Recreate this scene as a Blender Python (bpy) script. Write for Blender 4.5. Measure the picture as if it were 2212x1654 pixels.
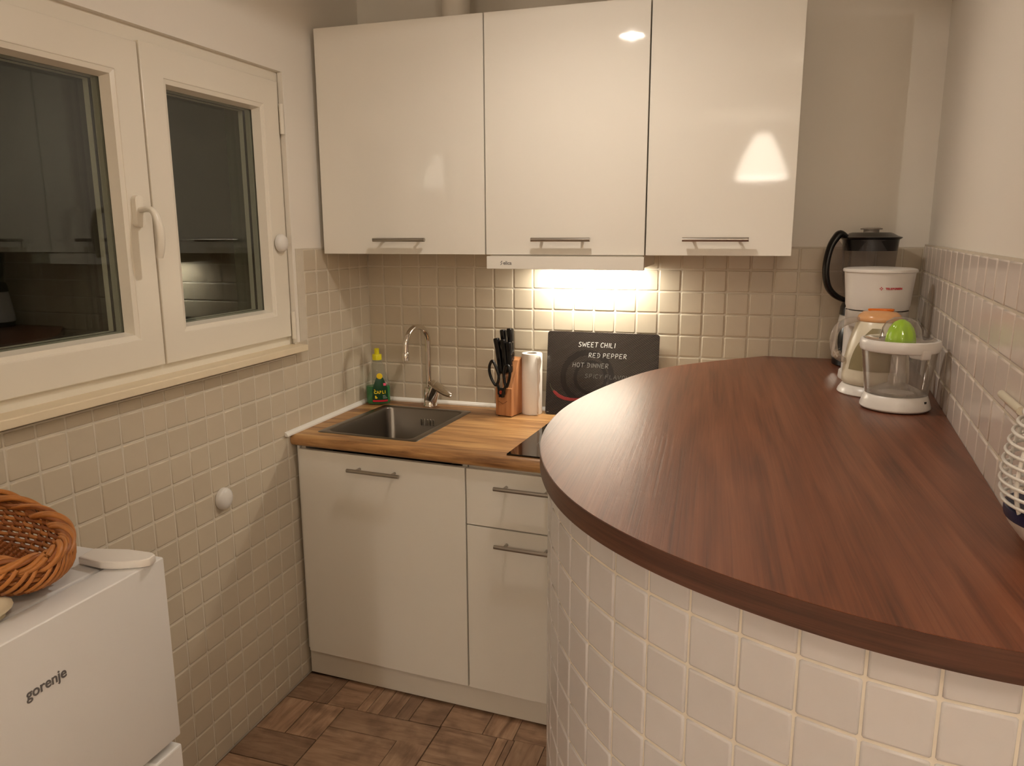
import bpy, bmesh, math, random
from mathutils import Vector, Matrix

for _o in list(bpy.data.objects):
    bpy.data.objects.remove(_o, do_unlink=True)
SC = bpy.context.scene
COL = SC.collection
PI = math.pi
random.seed(7)

# ------------------------------------------------------------------ camera
cam_d = bpy.data.cameras.new('camera')
cam = bpy.data.objects.new('camera', cam_d)
COL.objects.link(cam)
SC.camera = cam
cam_d.sensor_fit = 'HORIZONTAL'
cam_d.sensor_width = 36.0
cam_d.lens = 36.0 * 1663.377 / 2212.0
cam_d.clip_start = 0.02
_r = Vector((0.952103814, 0.305746126, -0.004199225))
_u = Vector((-0.055111529, 0.185094962, 0.981174080))
_f = Vector((-0.300767429, 0.933948158, -0.193079756))
_m = Matrix((_r, _u, -_f)).transposed().to_4x4()
_m.translation = Vector((1.44978207, -2.69003719, 1.53343746))
cam.matrix_world = _m

# ------------------------------------------------------------------ world (night outside)
wd = bpy.data.worlds.new('night_sky')
SC.world = wd
wd.use_nodes = True
wd.node_tree.nodes['Background'].inputs[0].default_value = (0.010, 0.011, 0.010, 1)
wd.node_tree.nodes['Background'].inputs[1].default_value = 0.10

# ------------------------------------------------------------------ exposure / lamp levels
SC.view_settings.view_transform = 'Standard'
SC.view_settings.look = 'None'
SC.view_settings.gamma = 1.0
SC.view_settings.use_curve_mapping = False
SC.view_settings.exposure = 0.0
SC.cycles.transparent_max_bounces = 24
WARM = (1.0, 0.912, 0.83)
DOWNLIGHT_W = 3.0
DOWNLIGHT_GLOW_W = 4.6
FILL_GLOBE_W = 13.5
PENDANT_W = 64.0
PENDANT_SHADE = 16.0
HOOD_W = 3.4


# ================================================================== helpers
def srgb(r, g, b):
    def c(v):
        v /= 255.0
        return v / 12.92 if v <= 0.04045 else ((v + 0.055) / 1.055) ** 2.4
    return (c(r), c(g), c(b), 1.0)


class NT:
    def __init__(self, name):
        self.m = bpy.data.materials.new(name)
        self.m.use_nodes = True
        self.t = self.m.node_tree
        self.b = self.t.nodes['Principled BSDF']
        self.out = self.t.nodes['Material Output']

    def n(self, kind, **kw):
        nd = self.t.nodes.new(kind)
        for k, v in kw.items():
            setattr(nd, k, v)
        return nd

    def l(self, a, b):
        self.t.links.new(a, b)


def mat(name, col, rough=0.5, metal=0.0, spec=0.5, coat=0.0, coat_r=0.05, vary=0.0, bump=0.0, bscale=60.0,
        trans=0.0, ior=1.45, bdist=0.002, noise_col=0.0, nscale=8.0):
    w = NT(name)
    b = w.b
    b.inputs['Base Color'].default_value = col
    b.inputs['Roughness'].default_value = rough
    b.inputs['Metallic'].default_value = metal
    b.inputs['Specular IOR Level'].default_value = spec
    b.inputs['Coat Weight'].default_value = coat
    b.inputs['Coat Roughness'].default_value = coat_r
    b.inputs['Transmission Weight'].default_value = trans
    b.inputs['IOR'].default_value = ior
    src = None
    tc = None
    if vary > 0 or noise_col > 0:
        hsv = w.n('ShaderNodeHueSaturation')
        hsv.inputs['Color'].default_value = col
        add = None
        if vary > 0:
            oi = w.n('ShaderNodeObjectInfo')
            mr = w.n('ShaderNodeMapRange')
            mr.inputs['To Min'].default_value = 1 - vary
            mr.inputs['To Max'].default_value = 1 + vary
            w.l(oi.outputs['Random'], mr.inputs['Value'])
            add = mr.outputs['Result']
        if noise_col > 0:
            tc = w.n('ShaderNodeTexCoord')
            nz = w.n('ShaderNodeTexNoise')
            nz.inputs['Scale'].default_value = nscale
            nz.inputs['Detail'].default_value = 4
            w.l(tc.outputs['Object'], nz.inputs['Vector'])
            mr2 = w.n('ShaderNodeMapRange')
            mr2.inputs['To Min'].default_value = 1 - noise_col
            mr2.inputs['To Max'].default_value = 1 + noise_col
            w.l(nz.outputs['Fac'], mr2.inputs['Value'])
            if add is None:
                add = mr2.outputs['Result']
            else:
                mm = w.n('ShaderNodeMath', operation='MULTIPLY')
                w.l(add, mm.inputs[0])
                w.l(mr2.outputs['Result'], mm.inputs[1])
                add = mm.outputs[0]
        w.l(add, hsv.inputs['Value'])
        w.l(hsv.outputs['Color'], b.inputs['Base Color'])
    if bump > 0:
        tc = tc or w.n('ShaderNodeTexCoord')
        nz = w.n('ShaderNodeTexNoise')
        nz.inputs['Scale'].default_value = bscale
        nz.inputs['Detail'].default_value = 3
        w.l(tc.outputs['Object'], nz.inputs['Vector'])
        bp = w.n('ShaderNodeBump')
        bp.inputs['Strength'].default_value = bump
        bp.inputs['Distance'].default_value = bdist
        w.l(nz.outputs['Fac'], bp.inputs['Height'])
        w.l(bp.outputs['Normal'], b.inputs['Normal'])
    return w.m


def wood(name, dark, mid, light, rough=0.4, grain=(1.2, 28.0, 28.0), rings=3.0, bump=0.15, rnd=False, coat=0.0, spots=0.0,
         dist=2.0, ramp=(0.36, 0.64)):
    """long-grain wood: grain runs along local X"""
    w = NT(name)
    b = w.b
    tc = w.n('ShaderNodeTexCoord')
    vec = tc.outputs['Object']
    if rnd:
        oi = w.n('ShaderNodeObjectInfo')
        sc = w.n('ShaderNodeVectorMath', operation='SCALE')
        cv = w.n('ShaderNodeCombineXYZ')
        for i in range(3):
            w.l(oi.outputs['Random'], cv.inputs[i])
        w.l(cv.outputs[0], sc.inputs[0])
        sc.inputs['Scale'].default_value = 37.0
        ad = w.n('ShaderNodeVectorMath', operation='ADD')
        w.l(vec, ad.inputs[0])
        w.l(sc.outputs[0], ad.inputs[1])
        vec = ad.outputs[0]
    mp = w.n('ShaderNodeMapping')
    mp.inputs['Scale'].default_value = grain
    w.l(vec, mp.inputs['Vector'])
    n1 = w.n('ShaderNodeTexNoise')
    n1.inputs['Scale'].default_value = 1.0
    n1.inputs['Detail'].default_value = 9
    n1.inputs['Roughness'].default_value = 0.62
    n1.inputs['Distortion'].default_value = 0.6
    w.l(mp.outputs[0], n1.inputs['Vector'])
    mp2 = w.n('ShaderNodeMapping')
    mp2.inputs['Scale'].default_value = (grain[0] * 0.5, grain[1] * 0.16, grain[2] * 0.16)
    w.l(vec, mp2.inputs['Vector'])
    n2 = w.n('ShaderNodeTexNoise')
    n2.inputs['Scale'].default_value = 1.0
    n2.inputs['Detail'].default_value = 3
    n2.inputs['Distortion'].default_value = dist
    w.l(mp2.outputs[0], n2.inputs['Vector'])
    mx = w.n('ShaderNodeMath', operation='MULTIPLY_ADD')
    mx.inputs[1].default_value = 0.5
    w.l(n2.outputs['Fac'], mx.inputs[0])
    hf = w.n('ShaderNodeMath', operation='MULTIPLY')
    hf.inputs[1].default_value = 0.5
    w.l(n1.outputs['Fac'], hf.inputs[0])
    w.l(hf.outputs[0], mx.inputs[2])
    cr = w.n('ShaderNodeValToRGB')
    e = cr.color_ramp.elements
    e[0].position, e[0].color = ramp[0], dark
    e[1].position, e[1].color = ramp[1], light
    em = e.new(0.50)
    em.color = mid
    w.l(mx.outputs[0], cr.inputs['Fac'])
    colout = cr.outputs['Color']
    if rnd:
        hsv = w.n('ShaderNodeHueSaturation')
        mr = w.n('ShaderNodeMapRange')
        mr.inputs['To Min'].default_value = 0.75
        mr.inputs['To Max'].default_value = 1.25
        w.l(oi.outputs['Random'], mr.inputs['Value'])
        w.l(mr.outputs[0], hsv.inputs['Value'])
        w.l(colout, hsv.inputs['Color'])
        colout = hsv.outputs['Color']
    if spots > 0:
        ns = w.n('ShaderNodeTexNoise')
        ns.inputs['Scale'].default_value = 14.0
        ns.inputs['Detail'].default_value = 5
        w.l(vec, ns.inputs['Vector'])
        cr2 = w.n('ShaderNodeValToRGB')
        cr2.color_ramp.elements[0].position = 0.50
        cr2.color_ramp.elements[1].position = 0.68
        w.l(ns.outputs['Fac'], cr2.inputs['Fac'])
        sm = w.n('ShaderNodeMath', operation='MULTIPLY')
        sm.inputs[1].default_value = spots
        w.l(cr2.outputs['Color'], sm.inputs[0])
        mc = w.n('ShaderNodeMix', data_type='RGBA')
        w.l(sm.outputs[0], mc.inputs['Factor'])
        w.l(colout, mc.inputs['A'])
        mc.inputs['B'].default_value = dark
        colout = mc.outputs['Result']
    w.l(colout, b.inputs['Base Color'])
    b.inputs['Roughness'].default_value = rough
    b.inputs['Coat Weight'].default_value = coat
    b.inputs['Coat Roughness'].default_value = 0.25
    bp = w.n('ShaderNodeBump')
    bp.inputs['Strength'].default_value = bump
    bp.inputs['Distance'].default_value = 0.001
    w.l(n1.outputs['Fac'], bp.inputs['Height'])
    w.l(bp.outputs['Normal'], b.inputs['Normal'])
    return w.m


def clear(name, tint=(1, 1, 1, 1), ior=1.45, rough=0.02, body=0.0, body_col=(1, 1, 1, 1), gain=1.0):
    """thin clear sheet: Fresnel mirror over straight-through transmission"""
    w = NT(name)
    w.t.nodes.remove(w.b)
    fr = w.n('ShaderNodeFresnel')
    # same Fresnel curve from either side of the thin sheet
    ge = w.n('ShaderNodeNewGeometry')
    io = w.n('ShaderNodeMix', data_type='FLOAT')
    io.inputs['A'].default_value = ior
    io.inputs['B'].default_value = 1.0 / ior
    w.l(ge.outputs['Backfacing'], io.inputs['Factor'])
    w.l(io.outputs['Result'], fr.inputs['IOR'])
    tr = w.n('ShaderNodeBsdfTransparent')
    tr.inputs['Color'].default_value = tint
    gl = w.n('ShaderNodeBsdfGlossy')
    gl.inputs['Roughness'].default_value = rough
    ms = w.n('ShaderNodeMixShader')
    fac = fr.outputs[0]
    if gain != 1.0:
        mm = w.n('ShaderNodeMath', operation='MULTIPLY', use_clamp=True)
        mm.inputs[1].default_value = gain
        w.l(fac, mm.inputs[0])
        fac = mm.outputs[0]
    w.l(fac, ms.inputs[0])
    base = tr.outputs[0]
    if body > 0:
        df = w.n('ShaderNodeBsdfDiffuse')
        df.inputs['Color'].default_value = body_col
        m2 = w.n('ShaderNodeMixShader')
        m2.inputs[0].default_value = body
        w.l(tr.outputs[0], m2.inputs[1])
        w.l(df.outputs[0], m2.inputs[2])
        base = m2.outputs[0]
    w.l(base, ms.inputs[1])
    w.l(gl.outputs[0], ms.inputs[2])
    w.l(ms.outputs[0], w.out.inputs['Surface'])
    return w.m


def emit(name, col, strength):
    w = NT(name)
    w.b.inputs['Base Color'].default_value = (0.8, 0.8, 0.8, 1)
    w.b.inputs['Emission Color'].default_value = col
    w.b.inputs['Emission Strength'].default_value = strength
    return w.m


# ---- objects
def link(name, me, m=None, parent=None, loc=None, rotz=None):
    o = bpy.data.objects.new(name, me)
    COL.objects.link(o)
    if m is not None and me is not None and not me.materials:
        me.materials.append(m)
    if parent is not None:
        o.parent = parent
    if loc is not None:
        o.location = loc
    if rotz is not None:
        o.rotation_euler = (0, 0, rotz)
    return o


def fin(name, bm, m, parent=None, smooth=None, loc=None, rotz=None):
    bmesh.ops.recalc_face_normals(bm, faces=bm.faces)
    me = bpy.data.meshes.new(name)
    bm.to_mesh(me)
    bm.free()
    if smooth is not None:
        for p in me.polygons:
            p.use_smooth = True
        if smooth < 179:
            me.set_sharp_from_angle(angle=math.radians(smooth))
    return link(name, me, m, parent, loc, rotz)


def thing(name, label, cat, loc=(0, 0, 0), rotz=0.0, group=None):
    o = bpy.data.objects.new(name, None)
    COL.objects.link(o)
    o.empty_display_size = 0.05
    o.location = loc
    o.rotation_euler = (0, 0, rotz)
    return tag(o, label, cat, group)


def tag(o, label, cat, group=None):
    o['label'] = label
    o['category'] = cat
    if group:
        o['group'] = group
    return o


def struct(o, label=None):
    o['kind'] = 'structure'
    if label:
        o['label'] = label
    return o


def bx(bm, x0, x1, y0, y1, z0, z1, bev=0.0, seg=2, M=None):
    r = bmesh.ops.create_cube(bm, size=1.0)
    vs = r['verts']
    for v in vs:
        v.co = Vector((x0 + (v.co.x + .5) * (x1 - x0), y0 + (v.co.y + .5) * (y1 - y0), z0 + (v.co.z + .5) * (z1 - z0)))
    if M is not None:
        bmesh.ops.transform(bm, matrix=M, verts=vs)
    if bev > 0:
        es = list({e for v in vs for e in v.link_edges})
        bmesh.ops.bevel(bm, geom=es, offset=bev, segments=seg, profile=0.5, affect='EDGES')
    return bm


def box(name, x0, x1, y0, y1, z0, z1, m, parent=None, bev=0.0, seg=2, **kw):
    bm = bmesh.new()
    bx(bm, x0, x1, y0, y1, z0, z1, bev, seg)
    return fin(name, bm, m, parent, smooth=(20 if bev > 0 else None), **kw)


def frames(pts, closed=False):
    n = len(pts)
    T = []
    for i in range(n):
        a = pts[(i - 1) % n] if (closed or i > 0) else pts[i]
        b = pts[(i + 1) % n] if (closed or i < n - 1) else pts[i]
        T.append((b - a).normalized())
    ref = Vector((0, 0, 1)) if abs(T[0].z) < 0.9 else Vector((1, 0, 0))
    N = [(ref - T[0] * ref.dot(T[0])).normalized()]
    for i in range(1, n):
        v = N[-1] - T[i] * N[-1].dot(T[i])
        N.append(v.normalized() if v.length > 1e-9 else N[-1])
    return T, N


def tube(bm, pts, r, seg=8, closed=False, sx=1.0, sy=1.0, cap=True):
    pts = [Vector(p) for p in pts]
    T, N = frames(pts, closed)
    rings = []
    for i, p in enumerate(pts):
        rr = r[i] if isinstance(r, (list, tuple)) else r
        B = T[i].cross(N[i])
        rings.append([bm.verts.new(p + (N[i] * math.cos(a) * sx + B * math.sin(a) * sy) * rr)
                      for a in (2 * PI * k / seg for k in range(seg))])
    m = len(rings)
    for i in range(m if closed else m - 1):
        a, b = rings[i], rings[(i + 1) % m]
        for k in range(seg):
            bm.faces.new((a[k], a[(k + 1) % seg], b[(k + 1) % seg], b[k]))
    if cap and not closed:
        bm.faces.new(rings[0][::-1])
        bm.faces.new(rings[-1])
    return bm


def spline3(pts, r, n=5):
    """Catmull-Rom through 3-D points, radii interpolated alongside"""
    v = [Vector(p) for p in pts]
    v = [v[0] * 2 - v[1]] + v + [v[-1] * 2 - v[-2]]
    rr = [r[0]] + list(r) + [r[-1]]
    out, ro = [], []
    for i in range(1, len(v) - 2):
        p0, p1, p2, p3 = v[i - 1:i + 3]
        for k in range(n):
            t = k / n
            out.append(.5 * ((2 * p1) + (p2 - p0) * t + (2 * p0 - 5 * p1 + 4 * p2 - p3) * t * t + (3 * p1 - p0 - 3 * p2 + p3) * t ** 3))
            ro.append(rr[i] + (rr[i + 1] - rr[i]) * t)
    out.append(v[-2])
    ro.append(rr[-2])
    return out, ro


def lathe(bm, prof, seg=40, c=(0, 0, 0), sx=1.0, sy=1.0, rot=0.0, cap0=False, cap1=False, rotfn=None):
    rings = []
    for (r, z) in prof:
        if r < 1e-6:
            rings.append([bm.verts.new((c[0], c[1], c[2] + z))])
            continue
        ring = []
        for k in range(seg):
            a = 2 * PI * k / seg
            rr = r * (rotfn(a, z) if rotfn else 1.0)
            x, y = rr * math.cos(a) * sx, rr * math.sin(a) * sy
            ring.append(bm.verts.new((c[0] + x * math.cos(rot) - y * math.sin(rot),
                                      c[1] + x * math.sin(rot) + y * math.cos(rot), c[2] + z)))
        rings.append(ring)
    for a, b in zip(rings[:-1], rings[1:]):
        if len(a) == 1 and len(b) == 1:
            continue
        if len(a) == 1:
            for k in range(seg):
                bm.faces.new((a[0], b[(k + 1) % seg], b[k]))
        elif len(b) == 1:
            for k in range(seg):
                bm.faces.new((a[k], a[(k + 1) % seg], b[0]))
        else:
            for k in range(seg):
                bm.faces.new((a[k], a[(k + 1) % seg], b[(k + 1) % seg], b[k]))
    if cap0 and len(rings[0]) > 1:
        bm.faces.new(rings[0][::-1])
    if cap1 and len(rings[-1]) > 1:
        bm.faces.new(rings[-1])
    return bm


def prism(bm, out, z0, z1, bev=0.0, M=None):
    lo = [bm.verts.new((x, y, z0)) for x, y in out]
    hi = [bm.verts.new((x, y, z1)) for x, y in out]
    n = len(out)
    fs = [bm.faces.new(lo[::-1]), bm.faces.new(hi)]
    for i in range(n):
        fs.append(bm.faces.new((lo[i], lo[(i + 1) % n], hi[(i + 1) % n], hi[i])))
    if M is not None:
        bmesh.ops.transform(bm, matrix=M, verts=lo + hi)
    if bev > 0:
        es = list({e for v in lo + hi for e in v.link_edges})
        bmesh.ops.bevel(bm, geom=es, offset=bev, segments=2, profile=0.5, affect='EDGES')
    return bm


def rrect(x0, x1, y0, y1, r, n=6):
    pts = []
    for cx, cy, a0 in ((x1 - r, y1 - r, 0), (x0 + r, y1 - r, 90), (x0 + r, y0 + r, 180), (x1 - r, y0 + r, 270)):
        for k in range(n + 1):
            a = math.radians(a0 + 90 * k / n)
            pts.append((cx + r * math.cos(a), cy + r * math.sin(a)))
    return pts


def arc(c, r, a0, a1, n, ex, ey):
    c, ex, ey = Vector(c), Vector(ex), Vector(ey)
    return [c + ex * (r * math.cos(math.radians(a0 + (a1 - a0) * k / n))) + ey * (r * math.sin(math.radians(a0 + (a1 - a0) * k / n)))
            for k in range(n + 1)]


def text(name, s, size, M, m, parent=None, extrude=0.0003, offset=0.0, sx=1.0, space=1.0, align='LEFT', shear=0.0):
    cu = bpy.data.curves.new(name, 'FONT')
    cu.body = s
    cu.size = size
    cu.extrude = extrude
    cu.offset = offset
    cu.space_character = space
    cu.align_x = align
    cu.shear = shear
    tmp = bpy.data.objects.new(name, cu)
    me = bpy.data.meshes.new_from_object(tmp)
    me.name = name
    me.materials.clear()
    me.materials.append(m)
    bpy.data.objects.remove(tmp)
    o = bpy.data.objects.new(name, me)
    COL.objects.link(o)
    o.parent = parent
    o.matrix_local = M @ Matrix.Diagonal((sx, 1, 1, 1))
    return o


def axes(loc, lx, ly, lz):
    M = Matrix((Vector(lx), Vector(ly), Vector(lz))).transposed().to_4x4()
    M.translation = Vector(loc)
    return M


# ================================================================== materials
M_TILE = mat('glazed_taupe_tile', srgb(203, 190, 168), rough=0.22, vary=0.035, bump=0.05, bscale=55, noise_col=0.03, nscale=25)
M_TILE_BAR = mat('glazed_light_grey_tile', srgb(212, 208, 207), rough=0.22, vary=0.03, bump=0.05, bscale=55, noise_col=0.03, nscale=25)
M_TILE_R = mat('glazed_mauve_grey_tile', srgb(226, 214, 204), rough=0.2, vary=0.03, bump=0.05, bscale=55, noise_col=0.03, nscale=25)
M_GROUT = mat('pale_grout', srgb(214, 204, 186), rough=0.9, bump=0.3, bscale=200, noise_col=0.08, nscale=30)
M_GROUT_BAR = mat('white_grout', srgb(232, 223, 208), rough=0.9, bump=0.3, bscale=200, noise_col=0.08, nscale=30)
M_WALL = mat('offwhite_wall_paint', srgb(241, 234, 222), rough=0.85, bump=0.06, bscale=120, noise_col=0.012, nscale=3)
M_CEIL = mat('white_ceiling_paint', srgb(240, 235, 226), rough=0.9, bump=0.05, bscale=120)
M_UPVC = mat('white_upvc', srgb(236, 228, 212), rough=0.3, bump=0.02, bscale=90)
M_SILL = mat('cream_stone_sill', srgb(234, 218, 188), rough=0.45, noise_col=0.05, nscale=20)
M_TRIM = mat('white_plastic_trim', srgb(240, 236, 228), rough=0.35)
M_DOOR = mat('white_gloss_lacquer', srgb(238, 232, 220), rough=0.05, bump=0.012, bscale=160, bdist=0.001)
M_CARC = mat('white_melamine', srgb(226, 218, 204), rough=0.45, bump=0.02, bscale=200)
M_PAINTED_DARK = mat('painted_dark', srgb(40, 32, 25), rough=0.9)  # dark colour standing in for groove shade and for night behind the panes
M_STEEL = mat('brushed_steel', srgb(176, 170, 162), rough=0.28, metal=1.0, bump=0.02, bscale=300)
M_SINK = mat('satin_stainless', srgb(128, 122, 114), rough=0.30, metal=1.0, bump=0.03, bscale=400)
M_CHROME = mat('chrome', srgb(222, 216, 208), rough=0.05, metal=1.0)
M_SPACER = mat('pale_grey_spacer', srgb(214, 206, 190), rough=0.4)
M_RUBBER = mat('dark_rubber', srgb(38, 36, 34), rough=0.6)
M_BLACK = mat('black_plastic', srgb(16, 14, 14), rough=0.25)
M_BLACKG = mat('black_glass', srgb(10, 9, 9), rough=0.05, coat=0.3)
M_WHITEP = mat('white_plastic', srgb(232, 227, 220), rough=0.28)
M_CREAMP = mat('cream_plastic', srgb(228, 219, 196), rough=0.3)
M_FRIDGE = mat('white_fridge_enamel', srgb(228, 226, 224), rough=0.32, bump=0.06, bscale=350, bdist=0.0005)
M_FRIDGE_D = mat('grey_fridge_gasket', srgb(120, 116, 112), rough=0.6)
M_LOGO = mat('grey_logo', srgb(112, 108, 108), rough=0.35, metal=0.2)
M_OAK = wood('rustic_oak_laminate', srgb(112, 74, 42), srgb(172, 126, 78), srgb(204, 160, 104), rough=0.42,
             grain=(3.5, 70, 70), bump=0.08, dist=1.4)
M_WALNUT = wood('walnut_laminate', srgb(80, 42, 27), srgb(116, 66, 43), srgb(138, 84, 57), rough=0.35,
                grain=(3.0, 150, 150), bump=0.35, dist=1.0, ramp=(0.32, 0.68))
M_WALNUT_E = wood('walnut_edge_band', srgb(60, 36, 26), srgb(84, 52, 38), srgb(100, 64, 47), rough=0.4,
                  grain=(5.0, 5.0, 260), bump=0.1, dist=0.5)
M_FLOOR = wood('weathered_wood_look_tile', srgb(104, 78, 58), srgb(160, 127, 100), srgb(190, 158, 128), rough=0.5,
               grain=(6.0, 70, 70), bump=0.12, rnd=True, spots=0.55, dist=3.0, ramp=(0.27, 0.73))
M_FGROUT = mat('brown_floor_grout', srgb(96, 70, 50), rough=0.95)
M_BLOCK = wood('beech_block', srgb(146, 92, 54), srgb(178, 120, 76), srgb(200, 144, 98), rough=0.38, grain=(60, 60, 6), bump=0.05)
M_PAPER = mat('white_paper_towel', srgb(244, 238, 228), rough=0.95, bump=0.25, bscale=260, bdist=0.0006)
M_CARD = mat('grey_cardboard', srgb(168, 148, 122), rough=0.9)
M_BLADE = mat('knife_steel', srgb(200, 196, 190), rough=0.2, metal=1.0)
M_REDP = mat('red_rivet', srgb(150, 50, 28), rough=0.4)
M_GLASS = clear('window_glass', tint=(0.80, 0.83, 0.80, 1), ior=1.52, rough=0.0)
M_CLEAR = clear('clear_plastic', tint=(0.972, 0.966, 0.958, 1), ior=1.45, rough=0.03, body=0.03, body_col=(0.9, 0.87, 0.83, 1), gain=1.9)
M_SMOKE = clear('smoky_clear_plastic', tint=(0.80, 0.78, 0.77, 1), ior=1.45, rough=0.03, body=0.07, body_col=(0.5, 0.47, 0.47, 1))
M_PET = clear('clear_pet_bottle', tint=(0.93, 0.95, 0.93, 1), ior=1.4, rough=0.05, body=0.04, body_col=(0.8, 0.8, 0.78, 1))
M_GREENLIQ = mat('green_soap', srgb(22, 140, 62), rough=0.12, trans=0.35)
M_GREENLAB = mat('dark_green_label', srgb(12, 62, 32), rough=0.35)
M_YELLOW = mat('yellow_cap', srgb(226, 214, 30), rough=0.35)
M_YELLOWP = mat('yellow_print', srgb(240, 205, 30), rough=0.5)
M_REDPRINT = mat('red_print', srgb(196, 24, 48), rough=0.45)
M_PINKPRINT = mat('pink_print', srgb(214, 80, 110), rough=0.45)
M_WHITEPRINT = mat('white_print', srgb(226, 224, 220), rough=0.5)
M_ORANGE = mat('orange_plastic', srgb(226, 116, 26), rough=0.22)
M_ORANGEPALE = mat('peach_translucent_plastic', srgb(236, 178, 124), rough=0.22, trans=0.15)
M_OLIVE = mat('olive_grey_panel', srgb(150, 138, 104), rough=0.3)
M_LIME = mat('lime_green_plastic', srgb(160, 206, 20), rough=0.22)
M_NAVY = mat('navy_plastic', srgb(22, 28, 66), rough=0.35)
M_WICKER = mat('honey_wicker', srgb(178, 114, 56), rough=0.42, noise_col=0.35, nscale=26)
M_WICKER2 = mat('brown_wicker', srgb(146, 86, 42), rough=0.45, noise_col=0.35, nscale=26)
M_CHILI = mat('red_chili_print', srgb(142, 50, 50), rough=0.3)
M_CHILISTEM = mat('olive_stem_print', srgb(70, 72, 50), rough=0.4)
M_TEXTW = [mat('chalk_print_%s' % k, srgb(v, v - 2, v - 6), rough=0.6) for k, v in
           (('bright', 222), ('light', 196), ('mid', 146), ('faint', 104))]
M_BOARDPAT = mat('dim_print', srgb(37, 32, 31), rough=0.12)
M_CLOTH = mat('pale_cloth', srgb(222, 210, 184), rough=0.95)
M_LENS = emit('hood_lamp_lens', (1.0, 0.93, 0.78, 1), 11.0)
M_DLENS = emit('downlight_lens', (1.0, 0.86, 0.66, 1), 40.0)
M_SHADE = emit('glowing_lampshade', (1.0, 0.88, 0.72, 1), PENDANT_SHADE)

# board: black with fine diagonal hatching
_w = NT('black_hatched_glass')
_tc = _w.n('ShaderNodeTexCoord')
_mp = _w.n('ShaderNodeMapping')
_mp.inputs['Rotation'].default_value = (0, math.radians(35), 0)
_w.l(_tc.outputs['Object'], _mp.inputs['Vector'])
_wv = _w.n('ShaderNodeTexWave', bands_direction='Z')
_wv.inputs['Scale'].default_value = 62.0
_w.l(_mp.outputs[0], _wv.inputs['Vector'])
_cr = _w.n('ShaderNodeValToRGB')
_cr.color_ramp.elements[0].color = srgb(26, 22, 21)
_cr.color_ramp.elements[1].color = srgb(66, 58, 54)
_w.l(_wv.outputs['Fac'], _cr.inputs['Fac'])
_w.l(_cr.outputs[0], _w.b.inputs['Base Color'])
_w.b.inputs['Roughness'].default_value = 0.12
M_BOARD = _w.m

# ================================================================== THE SETTING
P = 0.075
CEIL = 2.46
ROOM_Y = -6.3
ROOM_X = 3.4
ZR = lambda r: (19.72 - r) * P
WY0, WY1 = -1.72, -0.492      # window opening along y
WZ0, WZ1 = 1.150, 2.022       # and z
RW_A, RW_B = 0.0751, 1.9236   # right wall plane x = A*y + B
rwx = lambda y: RW_A * y + RW_B
RW_END = -1.50

# floor slab and ceiling
floor = struct(box('floor', -0.3, ROOM_X + .2, ROOM_Y - .2, 0.25, -0.12, -0.006, M_FGROUT))
struct(box('ceiling', -0.3, ROOM_X + .2, ROOM_Y - .2, 0.25, CEIL, CEIL + .1, M_CEIL))

# walls
bm = bmesh.new()
bx(bm, -0.28, -0.004, ROOM_Y, 0.24, -0.05, WZ0 - .012)
bx(bm, -0.28, -0.004, ROOM_Y, 0.24, WZ1, CEIL)
bx(bm, -0.28, -0.004, WY1, 0.24, WZ0 - .012, WZ1)
bx(bm, -0.28, -0.004, ROOM_Y, WY0, WZ0 - .012, WZ1)
wall_left = struct(fin('wall_left', bm, M_WALL))
wall_back = struct(box('wall_back', -0.004, 2.3, 0.004, 0.24, -0.05, CEIL, M_WALL))
bm = bmesh.new()
prism(bm, [(rwx(0.1) + .004, 0.004), (rwx(RW_END) + .004, RW_END), (rwx(RW_END) + .13, RW_END), (2.3, RW_END + .12), (2.3, 0.004)], -0.05, CEIL)
wall_right = struct(fin('wall_right', bm, M_WALL))
struct(box('wall_living', 2.3, ROOM_X, RW_END + .01, RW_END + .12, -0.05, CEIL, M_WALL))
struct(box('wall_side', ROOM_X, ROOM_X + .15, ROOM_Y, RW_END + .12, -0.05, CEIL, M_WALL))
struct(box('wall_front', -0.28, ROOM_X + .15, ROOM_Y - .15, ROOM_Y, -0.05, CEIL, M_WALL))

# grout beds (thin sheets the tiles sit in)
bm = bmesh.new()
bx(bm, -0.004, -0.0018, -2.6, 0.003, -0.005, WZ0 - .012)
bx(bm, -0.004, -0.0018, WY1 + .012, 0.003, WZ0 - .012, ZR(0) + .002)
fin('grout', bm, M_GROUT, wall_left)
box('grout', -0.002, rwx(0) + .003, 0.0018, 0.004, 0.0, ZR(0) + .002, M_GROUT, wall_back)
bm = bmesh.new()
prism(bm, [(rwx(0.003) + .0018, 0.003), (rwx(RW_END) + .0018, RW_END), (rwx(RW_END) + .0045, RW_END), (rwx(0.003) + .0045, 0.003)], 0.0, 1.489)
fin('grout', bm, M_GROUT, wall_right)


# ---- one glazed tile, shared by all
def tile_mesh(name, w, h, m):
    bm = bmesh.new()
    rings = []
    for ins, z in ((0.0, -0.004), (0.0, -0.0022), (0.0011, -0.0007), (0.0034, 0.0)):
        a, b = w / 2 - ins, h / 2 - ins
        c = 0.0022
        pts = [(-a + c, -b), (a - c, -b), (a, -b + c), (a, b - c), (a - c, b), (-a + c, b), (-a, b - c), (-a, -b + c)]
        rings.append([bm.verts.new((x, y, z)) for x, y in pts])
    for q, s in zip(rings[:-1], rings[1:]):
        for k in range(8):
            f = bm.faces.new((q[k], q[(k + 1) % 8], s[(k + 1) % 8], s[k]))
            f.smooth = True
    bm.faces.new(rings[-1])
    me = bpy.data.meshes.new(name)
    bm.to_mesh(me)
    bm.free()
    me.materials.append(m)
    return me


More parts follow.
